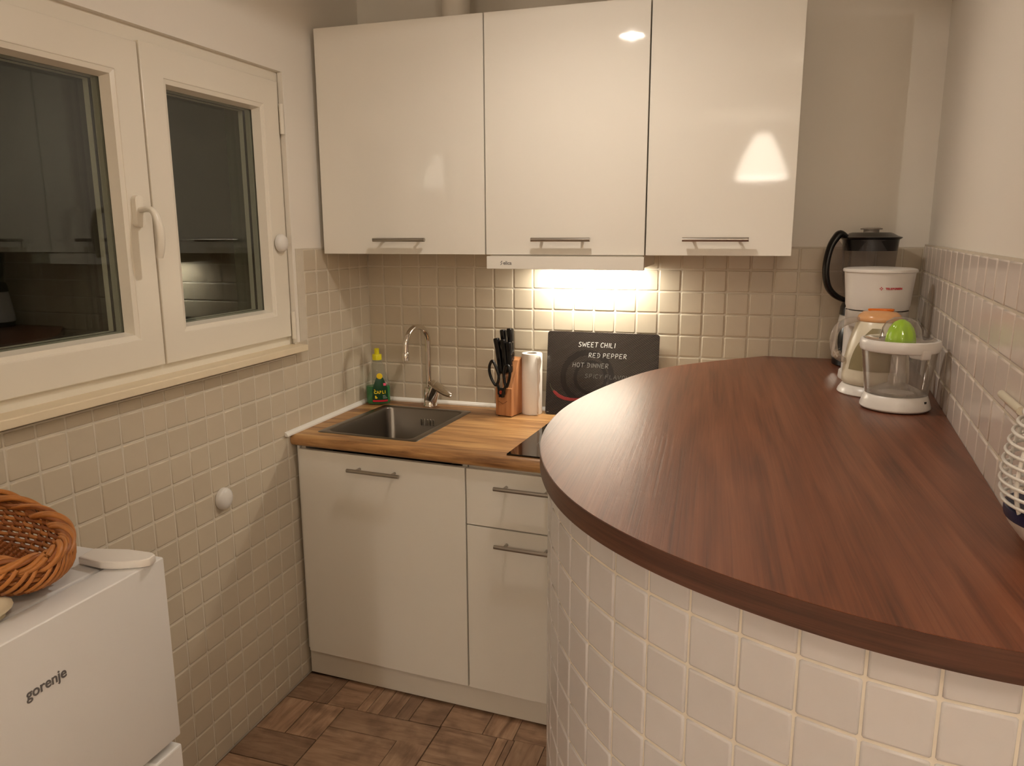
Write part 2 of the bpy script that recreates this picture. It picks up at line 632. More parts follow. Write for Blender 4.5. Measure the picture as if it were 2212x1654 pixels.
TS = P - 0.0042
ME_TILE = tile_mesh('tile', TS, TS, M_TILE)
ME_TILE_BAR = tile_mesh('tile_bar', TS, TS, M_TILE_BAR)
RP = 0.0930
ME_TILE_R = tile_mesh('tile_right', RP - 0.0045, 0.0768 - 0.0042, M_TILE_R)


def put_tile(me, parent, cx, cy, w, h, lx, ly, lz, o0, tw=TS, th=TS, acc=None):
    """tile centred at (cx,cy) of the plane spanned by lx,ly from origin o0"""
    pos = Vector(o0) + Vector(lx) * cx + Vector(ly) * cy + Vector(lz) * random.uniform(-.0003, .0003)
    M = axes(pos, lx, ly, lz) @ Matrix.Rotation(random.gauss(0, .005), 4, 'X') @ Matrix.Rotation(random.gauss(0, .005), 4, 'Y') \
        @ Matrix.Rotation(random.gauss(0, .004), 4, 'Z') @ Matrix.Diagonal((w / tw, h / th, 1, 1))
    if acc is not None:
        acc.append((me, M))
        return
    o = bpy.data.objects.new('tile', me)
    COL.objects.link(o)
    o.parent = parent
    o.matrix_local = M


def stuff_tiles(acc, parent, m):
    bm = bmesh.new()
    for me, M in acc:
        n0 = len(bm.verts)
        bm.from_mesh(me)
        bm.verts.ensure_lookup_table()
        bmesh.ops.transform(bm, matrix=M, verts=bm.verts[n0:])
    o = fin('tile_field', bm, m, parent)
    o['kind'] = 'stuff'
    o['label'] = 'further wall tiles hidden from here by cabinets or fridge'
    return o


GAP = 0.0042
# left wall tiles: columns run from the back corner towards the camera
ylines = [0.0] + [0.0654 + P * k for k in range(0, 33)]
acc = []
for i in range(len(ylines) - 1):
    ya, yb = -ylines[i], -ylines[i + 1]
    for r in range(0, 20):
        zt, zb = ZR(r), (ZR(r + 1) if r < 19 else 0.0)
        if yb < WY1 - .001 + .02:            # under the window
            if zb >= WZ0 - .02:
                continue
            if yb < WY1 + .012 and zt > WZ0 - .014:
                if ya > WY1 + .02 + .03:
                    pass
                else:
                    zt = WZ0 - .014
        if ya > WY1 + .012 > yb and zb > WZ0 - .02:
            yb = WY1 + .012
        w, h = (ya - yb) - GAP, (zt - zb) - GAP
        if w < .006 or h < .006:
            continue
        cy, cz = (ya + yb) / 2, (zt + zb) / 2
        hidden = (cy > -0.52 and cz < 0.84) or (cy < -1.72 and cz < 0.98) or cy < -2.0
        put_tile(ME_TILE, wall_left, cy, cz, w, h, (0, 1, 0), (0, 0, 1), (1, 0, 0), (0, 0, 0), acc=acc if hidden else None)
stuff_tiles(acc, wall_left, M_TILE)

# back wall tiles
acc = []
xlines = [0.0] + [0.0652 + P * k for k in range(0, 26)]
xlines = [x for x in xlines if x < rwx(0) - .012] + [rwx(0)]
for i in range(len(xlines) - 1):
    xa, xb = xlines[i], xlines[i + 1]
    for r in range(0, 20):
        zt, zb = ZR(r), (ZR(r + 1) if r < 19 else 0.0)
        cx, cz = (xa + xb) / 2, (zt + zb) / 2
        if cz < 0.6:
            continue
        hidden = cz < 0.865 or (cx > 1.44 and cz < 1.07)
        put_tile(ME_TILE, wall_back, cx, cz, xb - xa - GAP, zt - zb - GAP, (1, 0, 0), (0, 0, 1), (0, -1, 0), (0, 0, 0), acc=acc if hidden else None)
stuff_tiles(acc, wall_back, M_TILE)

# right wall tiles
acc = []
d = Vector((-RW_A, -1, 0)).normalized()          # along the wall towards the camera
nrm = d.cross(Vector((0, 0, 1)))
L = 1.50 / abs(d.y)
cl = [0.0, 0.035] + [0.035 + RP * k for k in range(1, 18)]
zl = [1.486, 1.408, 1.331, 1.254, 1.177, 1.100, 1.023]
for i in range(len(cl) - 1):
    a, b = cl[i], min(cl[i + 1], L)
    if b - a < .01:
        continue
    for j in range(len(zl) - 1):
        zt, zb = zl[j], zl[j + 1]
        put_tile(ME_TILE_R, wall_right, (a + b) / 2, (zt + zb) / 2, b - a - .0045, zt - zb - GAP, d, (0, 0, 1), nrm,
                 (RW_B, 0, 0), tw=RP - .0045, th=.0768 - .0042, acc=acc if j == 5 else None)
stuff_tiles(acc, wall_right, M_TILE_R)

# ---- floor pieces (wood-look tiles), x0,x1,y0,y1,grain axis
FP = [
    (0.004, 0.113, -0.690, -0.545, 'x'), (0.115, 0.156, -0.690, -0.545, 'y'), (0.158, 0.266, -0.690, -0.545, 'x'),
    (0.268, 0.300, -0.690, -0.545, 'y'), (0.302, 0.345, -0.690, -0.545, 'y'), (0.347, 0.405, -0.690, -0.545, 'y'),
    (0.407, 0.452, -0.690, -0.545, 'y'), (0.454, 0.560, -0.688, -0.545, 'x'), (0.563, 0.700, -0.682, -0.545, 'x'),
    (0.702, 0.800, -0.682, -0.545, 'y'), (0.802, 0.985, -0.680, -0.545, 'x'),
    (0.004, 0.108, -0.861, -0.693, 'y'), (0.112, 0.222, -0.861, -0.693, 'y'),
    (0.225, 0.562, -0.791, -0.693, 'x'), (0.225, 0.460, -0.990, -0.793, 'x'), (0.462, 0.562, -0.935, -0.787, 'y'),
    (0.566, 0.750, -0.850, -0.685, 'x'), (0.752, 0.785, -0.900, -0.685, 'y'), (0.787, 0.806, -0.900, -0.685, 'y'),
    (0.808, 0.902, -0.900, -0.682, 'y'), (0.904, 1.060, -0.900, -0.682, 'x'),
    (0.004, 0.222, -0.990, -0.864, 'x'), (0.004, 0.222, -1.120, -0.993, 'x'),
    (0.225, 0.300, -1.120, -0.993, 'y'), (0.302, 0.460, -1.120, -0.993, 'x'), (0.462, 0.562, -1.120, -0.938, 'x'),
    (0.566, 0.650, -1.010, -0.853, 'y'), (0.652, 0.750, -1.010, -0.853, 'x'), (0.566, 0.750, -1.120, -1.013, 'x'),
    (0.752, 0.900, -1.120, -0.903, 'x'), (0.902, 1.060, -1.120, -0.903, 'y'),
]


def floor_piece(x0, x1, y0, y1, ax, stuff=None):
    w, h = x1 - x0, y1 - y0
    M = Matrix.Translation(((x0 + x1) / 2, (y0 + y1) / 2, random.uniform(-.0004, .0004)))
    if ax == 'y':
        M = M @ Matrix.Rotation(PI / 2, 4, 'Z')
        w, h = h, w
    bm = stuff if stuff is not None else bmesh.new()
    n0 = len(bm.verts)
    bx(bm, -w / 2, w / 2, -h / 2, h / 2, -0.008, 0.0, bev=0.0008, seg=1, M=(M if stuff is not None else None))
    if stuff is None:
        o = fin('floor_tile', bm, M_FLOOR, floor, smooth=20)
        o.matrix_local = M


for fp in FP:
    floor_piece(*fp)
bm = bmesh.new()
yy = -1.123
k = 0
while yy > ROOM_Y:
    xx = 0.0
    while xx < ROOM_X:
        w = random.choice((.22, .32, .45))
        floor_piece(xx + .0015, min(xx + w, ROOM_X) - .0015, yy - .147, yy - .0015, random.choice('xy'), stuff=bm)
        xx += w
    yy -= .15
for xx in (1.063, 1.283, 1.503, 1.723):
    for yk in range(4):
        floor_piece(xx, xx + .217, -1.12 + .28 * yk, -1.12 + .277 + .28 * yk, 'x', stuff=bm)
o = fin('floor_tile_field', bm, M_FLOOR, floor)
o['kind'] = 'stuff'
o['label'] = 'rest of the wood-look floor tiles'

# ---- window in the left wall
win = bpy.data.objects.new('window_1', None)
COL.objects.link(win)
struct(win, 'white double window with two sashes and dark night panes')


def ring_frame(name, y0, y1, z0, z1, t, xa, xb, m, parent, bev=0.002):
    """mitred rectangular frame in the y-z plane, thickness t, from xa (back) to xb (front)"""
    bm = bmesh.new()
    o = [(y0, z0), (y1, z0), (y1, z1), (y0, z1)]
    i = [(y0 + t, z0 + t), (y1 - t, z0 + t), (y1 - t, z1 - t), (y0 + t, z1 - t)]
    for k in range(4):
        a, b, c, d_ = o[k], o[(k + 1) % 4], i[(k + 1) % 4], i[k]
        q = [a, b, c, d_]
        lo = [bm.verts.new((xa, p[0], p[1])) for p in q]
        hi = [bm.verts.new((xb, p[0], p[1])) for p in q]
        bm.faces.new(hi)
        bm.faces.new(lo[::-1])
        for j in range(4):
            if j in (1, 3):
                continue
            bm.faces.new((lo[j], lo[(j + 1) % 4], hi[(j + 1) % 4], hi[j]))
    bmesh.ops.remove_doubles(bm, verts=bm.verts, dist=1e-5)
    if bev:
        es = [e for e in bm.edges if len(e.link_faces) == 2 and e.calc_face_angle(0) > 0.5]
        bmesh.ops.bevel(bm, geom=es, offset=bev, segments=2, profile=.5, affect='EDGES')
    return fin(name, bm, m, parent, smooth=20)


def bead_frame(name, y0, y1, z0, z1, t, xa, xb, m, parent):
    """sloping glazing bead: outer edge at xb (front), inner edge at xa (at the glass)"""
    bm = bmesh.new()
    o = [(y0, z0), (y1, z0), (y1, z1), (y0, z1)]
    i = [(y0 + t, z0 + t), (y1 - t, z0 + t), (y1 - t, z1 - t), (y0 + t, z1 - t)]
    for k in range(4):
        k2 = (k + 1) % 4
        v = [bm.verts.new((xb, *o[k])), bm.verts.new((xb, *o[k2])), bm.verts.new((xb - .004, i[k2][0] + (o[k2][0] - i[k2][0]) * .35, i[k2][1] + (o[k2][1] - i[k2][1]) * .35)),
             bm.verts.new((xb - .004, i[k][0] + (o[k][0] - i[k][0]) * .35, i[k][1] + (o[k][1] - i[k][1]) * .35)),
             bm.verts.new((xa, *i[k2])), bm.verts.new((xa, *i[k]))]
        bm.faces.new((v[0], v[1], v[2], v[3]))
        bm.faces.new((v[3], v[2], v[4], v[5]))
    bmesh.ops.remove_doubles(bm, verts=bm.verts, dist=1e-5)
    return fin(name, bm, m, parent)


FX = -0.022
ring_frame('window_frame', WY0 - .01, WY1 + .004, WZ0 - .01, WZ1 + .01, 0.062, -0.09, FX, M_UPVC, win)
box('mullion', -0.09, FX - .002, -1.115, -1.065, WZ0, WZ1, M_UPVC, win)
box('night_backing', -0.24, -0.23, WY0 - .05, WY1 + .05, WZ0 - .05, WZ1 + .05, M_PAINTED_DARK, win)  # added dark sheet; the unlit outdoors is put into its colour


def sash(y0, y1, z0, z1):
    s = bpy.data.objects.new('sash', None)
    COL.objects.link(s)
    s.parent = win
    ring_frame('sash_frame', y0, y1, z0, z1, 0.076, -0.075, -0.008, M_UPVC, s, bev=0.003)
    bead_frame('glazing_bead', y0 + .074, y1 - .074, z0 + .074, z1 - .074, 0.020, -0.040, -0.010, M_UPVC, s)
    for xg, nm in ((-0.041, 'pane'), (-0.086, 'pane')):
        box(nm, xg - .003, xg, y0 + .07, y1 - .07, z0 + .07, z1 - .07, M_GLASS, s)
    ring_frame('pane_spacer', y0 + .070, y1 - .070, z0 + .070, z1 - .070, 0.026, -0.062, -0.047, M_SPACER, s, bev=0)
    ring_frame('outer_gasket', y0 + .070, y1 - .070, z0 + .070, z1 - .070, 0.026, -0.070, -0.063, M_RUBBER, s, bev=0)
    ring_frame('outer_rebate', y0 + .070, y1 - .070, z0 + .070, z1 - .070, 0.027, -0.085, -0.071, M_UPVC, s, bev=0)
    return s


SL = sash(-1.700, -1.090, 1.199, 1.984)
SR = sash(-1.084, -0.520, 1.199, 1.990)
# seal strip of the first pane
# hinges on the right jamb
for z in (1.88, 1.235):
    bm = bmesh.new()
    tube(bm, [(-.004, -.512, z - .045), (-.004, -.512, z + .045)], .0075, 12)
    fin('hinge', bm, M_UPVC, win, smooth=40)
# handle
hd = bpy.data.objects.new('handle', None)
COL.objects.link(hd)
hd.parent = win
bm = bmesh.new()
prism(bm, [(-1.142 + a, 1.585 + b) for a, b in rrect(-.014, .014, -.038, .038, .012)], -.009, .006, bev=.002,
      M=Matrix(((0, 0, 1, 0), (1, 0, 0, 0), (0, 1, 0, 0), (0, 0, 0, 1))))
fin('handle_plate', bm, M_UPVC, hd, smooth=40)
bm = bmesh.new()
tube(bm, *spline3([(.004, -1.142, 1.588), (.030, -1.142, 1.590), (.044, -1.142, 1.584), (.052, -1.142, 1.568), (.057, -1.142, 1.545), (.058, -1.142, 1.52),
                   (.055, -1.142, 1.495), (.050, -1.142, 1.474)], [.009, .009, .0095, .010, .0105, .0105, .010, .0085]), 14, sx=.8, sy=1.15)
fin('handle_grip', bm, M_UPVC, hd, smooth=60)
# sill
struct(box('window_sill', -0.03, 0.038, -1.80, -0.497, 1.150, 1.171, M_SILL, bev=.003), 'cream stone sill under the window')
o = struct(box('trim_1', -0.02, -0.0005, -0.500, -0.484, 1.171, WZ1, M_WALL, bev=.002), 'plastered strip beside the window frame')

# white corner strips on the worktop
bm = bmesh.new()
prism(bm, [(0.0005, .8805), (.012, .8805), (.012, .886), (.006, .893), (.0005, .895)], -0.606, -0.003,
      M=Matrix(((1, 0, 0, 0), (0, 0, 1, 0), (0, 1, 0, 0), (0, 0, 0, 1))))
struct(fin('trim_2', bm, M_TRIM, smooth=20), 'white plastic strip along the left edge of the oak worktop')
bm = bmesh.new()
prism(bm, [(-0.0005, .8805), (-.012, .8805), (-.012, .886), (-.006, .893), (-.0005, .895)], 0.012, 1.38,
      M=Matrix(((0, 0, 1, 0), (1, 0, 0, 0), (0, 1, 0, 0), (0, 0, 0, 1))))
struct(fin('trim_3', bm, M_TRIM, smooth=20), 'white plastic strip along the back edge of the oak worktop')

# round white covers on the left wall / window edge
for (y, z, r, lab) in ((-0.926, 0.779, .032, 'white round domed cover on the tiled wall below the window'),
                       (-0.560, 1.500, .028, 'white round domed cover at the right edge of the window frame')):
    bm = bmesh.new()
    lathe(bm, [(r, 0), (r, .006), (r * .93, .012), (r * .7, .017), (r * .35, .0195), (0, .02)], 32, cap0=True)
    x0 = 0.0008 if y < -.6 else -0.0035
    o = fin('round_cover', bm, M_WHITEP, smooth=60)
    o.matrix_local = axes((x0, y, z), (0, 1, 0), (0, 0, 1), (1, 0, 0))
    tag(o, lab, 'cover')


# ================================================================== WALL CABINETS
def bar_handle(cx, y, z, parent, length=0.186, out=0.030, rotz=0.0):
    """steel bar handle in front of a face at local y; out towards -y"""
    bm = bmesh.new()
    tube(bm, [(cx - length / 2, y - out, z), (cx + length / 2, y - out, z)], .0062, 14)
    for s in (-1, 1):
        tube(bm, [(cx + s * .064, y, z), (cx + s * .064, y - out, z)], .0046, 10)
    return fin('handle', bm, M_STEEL, parent, smooth=40)


UB, UT = 1.461, 2.183
for (x0, x1, hx, lab) in ((0.017, 0.6025, .313, 'white gloss wall cupboard nearest the window, left of the three'),
                          (0.6065, 1.1105, .857, 'white gloss wall cupboard in the middle, above the extractor hood'),
                          (1.1145, 1.527, 1.317, 'white gloss wall cupboard on the right, by the bare wall corner')):
    t = thing('wall_cabinet', lab, 'cabinet', (0, 0, 0), 0, 'three white wall cupboards')
    box('body', x0 + .001, x1 - .001, -.316, -.003, UB + .002, UT - .002, M_CARC, t)
    dr = box('door', x0, x1, -.336, -.3175, UB, UT, M_DOOR, t, bev=.0012, seg=2)
    bar_handle(hx, -.336, 1.508, dr)

# vent duct above the cupboards
bm = bmesh.new()
tube(bm, [(.44, -.14, UT + .001), (.44, -.14, CEIL - .002)], .047, 24)
o = fin('vent_duct', bm, M_WALL, smooth=40)
tag(o, 'pale round vent duct rising from the left wall cupboard', 'duct')

# ================================================================== HOOD
hood = thing('extractor_hood', 'slim white extractor hood with glowing lamp under the middle cupboard', 'hood')
bm = bmesh.new()
bx(bm, .612, 1.112, -.348, -.330, 1.4165, 1.4565, bev=.0015)
visor = fin('visor', bm, M_DOOR, hood, smooth=20)
bm = bmesh.new()
prism(bm, [(.618, -.330), (1.106, -.330), (1.100, -.02), (.624, -.02)], 1.422, 1.4595)
fin('hood_body', bm, M_CARC, hood)
box('grease_filter', .635, 1.09, -.315, -.10, 1.4195, 1.4222, M_STEEL, hood)
lamp = box('lamp_lens', .71, 1.06, -.085, -.040, 1.4165, 1.4225, M_LENS, hood)
ld = bpy.data.lights.new('hood_lamp', 'AREA')
ld.shape = 'RECTANGLE'
ld.size, ld.size_y = .34, .04
ld.energy = HOOD_W
ld.color = (1.0, 0.93, 0.80)
lo = bpy.data.objects.new('hood_lamp', ld)
COL.objects.link(lo)
lo.parent = hood
lo.location = (.885, -.0625, 1.415)
# logo
lg = text('logo', 'elica', .0155, axes((.668, -.3484, 1.4305), (1, 0, 0), (0, 0, 1), (0, -1, 0)), M_LOGO, visor, offset=.0002)
bm = bmesh.new()
for k in (0, 1):
    prism(bm, [(.6585 + .0025 * 0, 1.4300 + .0065 * k), (.6600, 1.4290 + .0065 * k), (.6655, 1.4345 + .0065 * k), (.6640, 1.4360 + .0065 * k)], -.3487, -.3482,
          M=Matrix(((1, 0, 0, 0), (0, 0, 1, 0), (0, 1, 0, 0), (0, 0, 0, 1))))
fin('logo', bm, M_LOGO, visor)

# ================================================================== BASE CABINETS
SL_F = -0.064                                 # the run stands slightly askew to the wall
RZ = math.atan(SL_F)


def fy(x):
    return -0.565 + SL_F * (x - .02)


def base_unit(name, lab, x0, x1):
    return thing(name, lab, 'cabinet', (x0, fy(x0), 0), RZ, 'base cabinets under the oak worktop')


CW = 1 / math.cos(RZ)
wA = (.6275 - .020) * CW
A = base_unit('base_cabinet', 'white base cabinet with one tall door under the sink', .020, .6275)
bm = bmesh.new()
bx(bm, .001, .017, .019, .48, .105, .838)
bx(bm, wA - .017, wA - .001, .019, .48, .105, .838)
bx(bm, .017, wA - .017, .019, .48, .105, .121)
bx(bm, .017, wA - .017, .472, .48, .121, .838)
fin('body', bm, M_CARC, A)
dA = box('door', 0, wA - .002, 0, .018, .101, .831, M_DOOR, A, bev=.0012)
bar_handle(.300, 0, .787, dA, length=.188)
box('side_panel', -.0125, -.003, .012, .40, .104, .838, M_TRIM, A, bev=.001)
wB = .42
B = base_unit('base_cabinet', 'white base cabinet with drawers under the hob, partly behind the bar', .6305, 1.05)
box('body', .001, wB - .001, .019, .46, .105, .838, M_CARC, B)
d1 = box('drawer', 0, wB, 0, .018, .654, .831, M_DOOR, B, bev=.0012)
bar_handle(.196, 0, .787, d1, length=.188)
d2 = box('drawer', 0, wB, 0, .018, .101, .650, M_DOOR, B, bev=.0012)
bar_handle(.196, 0, .605, d2, length=.188)
bm = bmesh.new()
prism(bm, [(.008, -.543), (1.055, -.597), (1.055, -.581), (.008, -.527)], .006, .1005)
tag(fin('plinth', bm, M_CARC), 'white plinth board along the floor under the base cabinets', 'plinth')


# ================================================================== BAR geometry (fitted curve)
KP = (0.027, -0.050, -0.089, 0.151, 0.034, 0.883)
BARC = (1.9, -0.95)
BPTS = [(1.477, 0.0), (1.329, -.136), (1.236, -.247), (1.167, -.337), (1.12, -.441), (1.079, -.595), (1.05, -.711), (1.028, -.832),
        (1.018, -.928), (1.016, -1.019), (1.025, -1.149), (1.046, -1.258), (1.074, -1.351), (1.111, -1.443), (1.158, -1.531),
        (1.212, -1.603), (1.273, -1.667), (1.358, -1.736), (1.446, -1.786), (1.546, -1.831), (1.634, -1.856), (1.719, -1.869),
        (1.80, -1.872), (1.90, -1.862), (1.985, -1.846)]


def catmull(pts, n=8):
    out = []
    q = [Vector((2 * pts[0][0] - pts[1][0], 2 * pts[0][1] - pts[1][1]))] + [Vector(p) for p in pts] + \
        [Vector((2 * pts[-1][0] - pts[-2][0], 2 * pts[-1][1] - pts[-2][1]))]
    for i in range(1, len(q) - 2):
        p0, p1, p2, p3 = q[i - 1], q[i], q[i + 1], q[i + 2]
        for k in range(n):
            t = k / n
            out.append(.5 * ((2 * p1) + (p2 - p0) * t + (2 * p0 - 5 * p1 + 4 * p2 - p3) * t * t + (3 * p1 - p0 - 3 * p2 + p3) * t ** 3))
    out.append(q[-2])
    return out


def smooth_curve(c, it=40):
    c = [Vector(p) for p in c]
    for _ in range(it):
        c = [c[0]] + [c[i] * .5 + (c[i - 1] + c[i + 1]) * .25 for i in range(1, len(c) - 1)] + [c[-1]]
    return c


BCUR = smooth_curve(catmull(BPTS, 8), 60)


def inset(c, dist):
    out = []
    for i in range(len(c)):
        a, b = c[max(0, i - 1)], c[min(len(c) - 1, i + 1)]
        t = (b - a).normalized()
        out.append(c[i] + Vector((-t.y, t.x)) * dist)       # left of travel = towards the bar's inside
    return out


BT, BTH = 1.120, 0.036
top_out = [tuple(p) for p in BCUR]
top_out[0] = (BCUR[0].x, -0.0015)
back_out = [(1.985, RW_END - .004), (rwx(RW_END) - .0012, RW_END - .004), (rwx(-.0015) - .0012, -.0015)]
bar_top = thing('bar_worktop', 'curved walnut bar top sweeping out from the corner', 'worktop')
bm = bmesh.new()
prism(bm, top_out + back_out, BT - BTH, BT)
# grain runs along local X: give the slab its own frame turned 90 degrees
o = fin('slab', bm, M_WALNUT, bar_top)
o.data.transform(Matrix.Rotation(-PI / 2 - .06, 4, 'Z'))
o.rotation_euler = (0, 0, PI / 2 + .06)
bm = bmesh.new()
for off, z0, z1 in ((.0, BT - BTH, BT - .0008),):
    outc = inset(BCUR, -.0012)
    inc = inset(BCUR, .0003)
    lo = [bm.verts.new((p.x, min(p.y, -.0015), z0)) for p in outc]
    hi = [bm.verts.new((p.x, min(p.y, -.0015), z1)) for p in outc]
    hi2 = [bm.verts.new((p.x, min(p.y, -.0015), z1)) for p in inc]
    for i in range(len(lo) - 1):
        bm.faces.new((lo[i], lo[i + 1], hi[i + 1], hi[i]))
        bm.faces.new((hi[i], hi[i + 1], hi2[i + 1], hi2[i]))
fin('edge_band', bm, M_WALNUT_E, bar_top, smooth=60)

bar = thing('breakfast_bar', 'curved bar wall clad in pale square tiles below the walnut top', 'bar')
BIN = .015
face = inset(BCUR, BIN)
core = inset(BCUR, BIN + .0022)
core_pts = [tuple(p) for p in core]
core_pts[0] = (core[0].x, -0.006)
bm = bmesh.new()
prism(bm, core_pts + [(1.975, RW_END - .006), (rwx(RW_END) - .003, RW_END - .006), (rwx(-.006) - .003, -.006)], 0.001, BT - BTH - .001)
fin('core_wall', bm, M_GROUT_BAR, bar)
# arc length along the face
S = [0.0]
for a, b in zip(face[:-1], face[1:]):
    S.append(S[-1] + (b - a).length)


def at_s(s):
    for i in range(len(S) - 1):
        if S[i + 1] >= s:
            t = (s - S[i]) / (S[i + 1] - S[i])
            p = face[i] * (1 - t) + face[i + 1] * t
            a = face[max(0, i - 2)]
            b = face[min(len(face) - 1, i + 3)]
            return p, (b - a).normalized()
    return face[-1], (face[-1] - face[-2]).normalized()


# anchor: a vertical joint passes near (1.221,-1.587)
s_anchor = min(range(len(face)), key=lambda i: (face[i] - Vector((1.221, -1.587))).length)
s_anchor = S[s_anchor]
SP = 0.0742
acc = []
for k in range(-24, 14):
    sa = s_anchor + SP * k
    sm = sa + SP / 2
    if sa < 0.02 or sm > S[-1] - .04:
        continue
    p, t = at_s(sm)
    for j in range(0, 15):
        zt = 1.083 if j == 0 else 1.040 - .075 * (j - 1)
        zb = max(1.040 - .075 * j, 0.004)
        if zt - zb < .01:
            continue
        hidden = (sm < s_anchor - .43) or (sm > s_anchor + .66) or (zb < 0.30) or (zb < 0.75 and sm > s_anchor + .30)
        put_tile(ME_TILE_BAR, bar, 0, 0, SP - .0040, zt - zb - GAP, (t.x, t.y, 0), (0, 0, 1), (t.y, -t.x, 0),
                 (p.x, p.y, (zt + zb) / 2), acc=acc if hidden else None)
o = stuff_tiles(acc, bar, M_TILE_BAR)
o['label'] = 'bar tiles out of sight on the kitchen side and near the floor'

# ================================================================== OAK WORKTOP with sink cut-out
WT, WB = 0.880, 0.842
fw = lambda x: -0.5775 - .066 * x
SKX0, SKX1 = 0.090, 0.432           # sink hole (before skew)
wt = thing('oak_worktop', 'rounded-edge oak worktop holding sink and hob', 'worktop')
bm = bmesh.new()
# outline (top view) with hole, built as strips
hole = [(.090, -.505), (.415, -.525), (.438, -.110), (.122, -.104)]   # fl, fr, br, bl


def bar_x(y):
    best = min(core, key=lambda p: abs(p.y - y) + (100 if p.y < -1.0 else 0))
    return best.x - .0035


def quad(bm, pts):
    prism(bm, pts, WB, WT)


XE = [(bar_x(y), y) for y in (-.002, -.05, -.12, -.2, -.3, -.4, -.5, -.56, -.60, -.625)]
xe_f = bar_x(-.63)
nose = .019


def fe(x):
    return fw(x) + nose


quad(bm, [(.0005, fe(0)), hole[0], hole[3], (.0005, -.0008)])
quad(bm, [(.0005, fe(0)), (.45, fe(.45)), hole[1], hole[0]])
quad(bm, [(.0005, -.0008), hole[3], hole[2], (.46, -.0008)])
quad(bm, [hole[1], (.45, fe(.45)), (.46, -.0008), hole[2]])
quad(bm, [(.45, fe(.45)), (xe_f, fe(xe_f))] + [(x, min(y, -.0008)) for x, y in reversed(XE) if y > fe(x) + .003] + [(.46, -.0008)])
# rounded nose
prev = None
prof = [(0, WT)] + [(-nose * math.sin(math.radians(a)), (WT + WB) / 2 + nose * math.cos(math.radians(a))) for a in range(15, 180, 15)] + [(0, WB)]
rings = []
for x in (.0005, .45, xe_f):
    rings.append([bm.verts.new((x, fe(x) + a, b)) for a, b in prof])
for ra, rb in zip(rings[:-1], rings[1:]):
    for k in range(len(prof) - 1):
        bm.faces.new((ra[k], ra[k + 1], rb[k + 1], rb[k]))
bm.faces.new(rings[0])
bm.faces.new(rings[-1][::-1])
fin('slab', bm, M_OAK, wt, smooth=35)

# ---- sink
sink = thing('kitchen_sink', 'square stainless steel sink set into the oak worktop', 'sink')
so = [(.066, -.521), (.437, -.540), (.459, -.094), (.098, -.088)]     # outer rim fl fr br bl
sI = [(.094, -.503), (.409, -.521), (.434, -.114), (.124, -.108)]     # basin mouth


def rq(q, r, n=6):
    """rounded quad outline, CCW from fl"""
    pts = []
    for i in range(4):
        p = Vector(q[i])
        a = (Vector(q[i - 1]) - p).normalized()
        b = (Vector(q[(i + 1) % 4]) - p).normalized()
        c = p + (a + b) * r
        p0, p1 = p + a * r, p + b * r
        for k in range(n + 1):
            t = k / n
            v = (p0 - c) * math.cos(t * PI / 2) + (p1 - c) * math.sin(t * PI / 2)
            pts.append(c + v)
    return pts


def shrink(q, d_):
    c = sum((Vector(p) for p in q), Vector((0, 0))) / 4
    return [tuple(Vector(p) + (c - Vector(p)).normalized() * d_ * 1.41) for p in q]


bm = bmesh.new()
rows = [(rq(so, .010), WT + .0004), (rq(shrink(so, .002), .010), WT + .0022), (rq(shrink(sI, -.003), .028), WT + .0022),
        (rq(sI, .028), WT + .0012), (rq(shrink(sI, .002), .028), WT - .004), (rq(shrink(sI, .006), .030), WT - .16),
        (rq(shrink(sI, .012), .032), WT - .172), (rq(shrink(sI, .024), .03), WT - .175)]
R_ = [[bm.verts.new((p.x, p.y, z)) for p in ring] for ring, z in rows]
for a, b in zip(R_[:-1], R_[1:]):
    n = len(a)
    for k in range(n):
        bm.faces.new((a[k], a[(k + 1) % n], b[(k + 1) % n], b[k]))
bm.faces.new(R_[-1])
fin('basin', bm, M_SINK, sink, smooth=50)
bm = bmesh.new()
lathe(bm, [(.028, 0), (.028, .002), (.022, .003), (.02, .001), (0, .001)], 24, c=(.262, -.31, WT - .1748))
fin('drain', bm, M_CHROME, sink, smooth=40)
bm = bmesh.new()
for k in range(5):
    bx(bm, .262 + .012 * k, .268 + .012 * k, -.1215, -.1165, WT - .060, WT - .034, bev=.001)
fin('overflow_grille', bm, M_CHROME, sink, smooth=20)

# ---- hob
hob = thing('ceramic_hob', 'black glass hob let into the oak worktop behind the bar', 'hob', (.757, -.595, WT), RZ * .8)
bm = bmesh.new()
bx(bm, 0, .275, 0, .50, .0005, .0055, bev=.0012)
fin('glass_plate', bm, M_BLACKG, hob, smooth=20)
for cx_, cy_, r_ in ((.14, .15, .09), (.14, .36, .072)):
    bm = bmesh.new()
    tube(bm, [(cx_ + r_ * math.cos(2 * PI * k / 48), cy_ + r_ * math.sin(2 * PI * k / 48), .0055) for k in range(48)], .0006, 4, closed=True)
    fin('cooking_zone', bm, M_LOGO, hob)

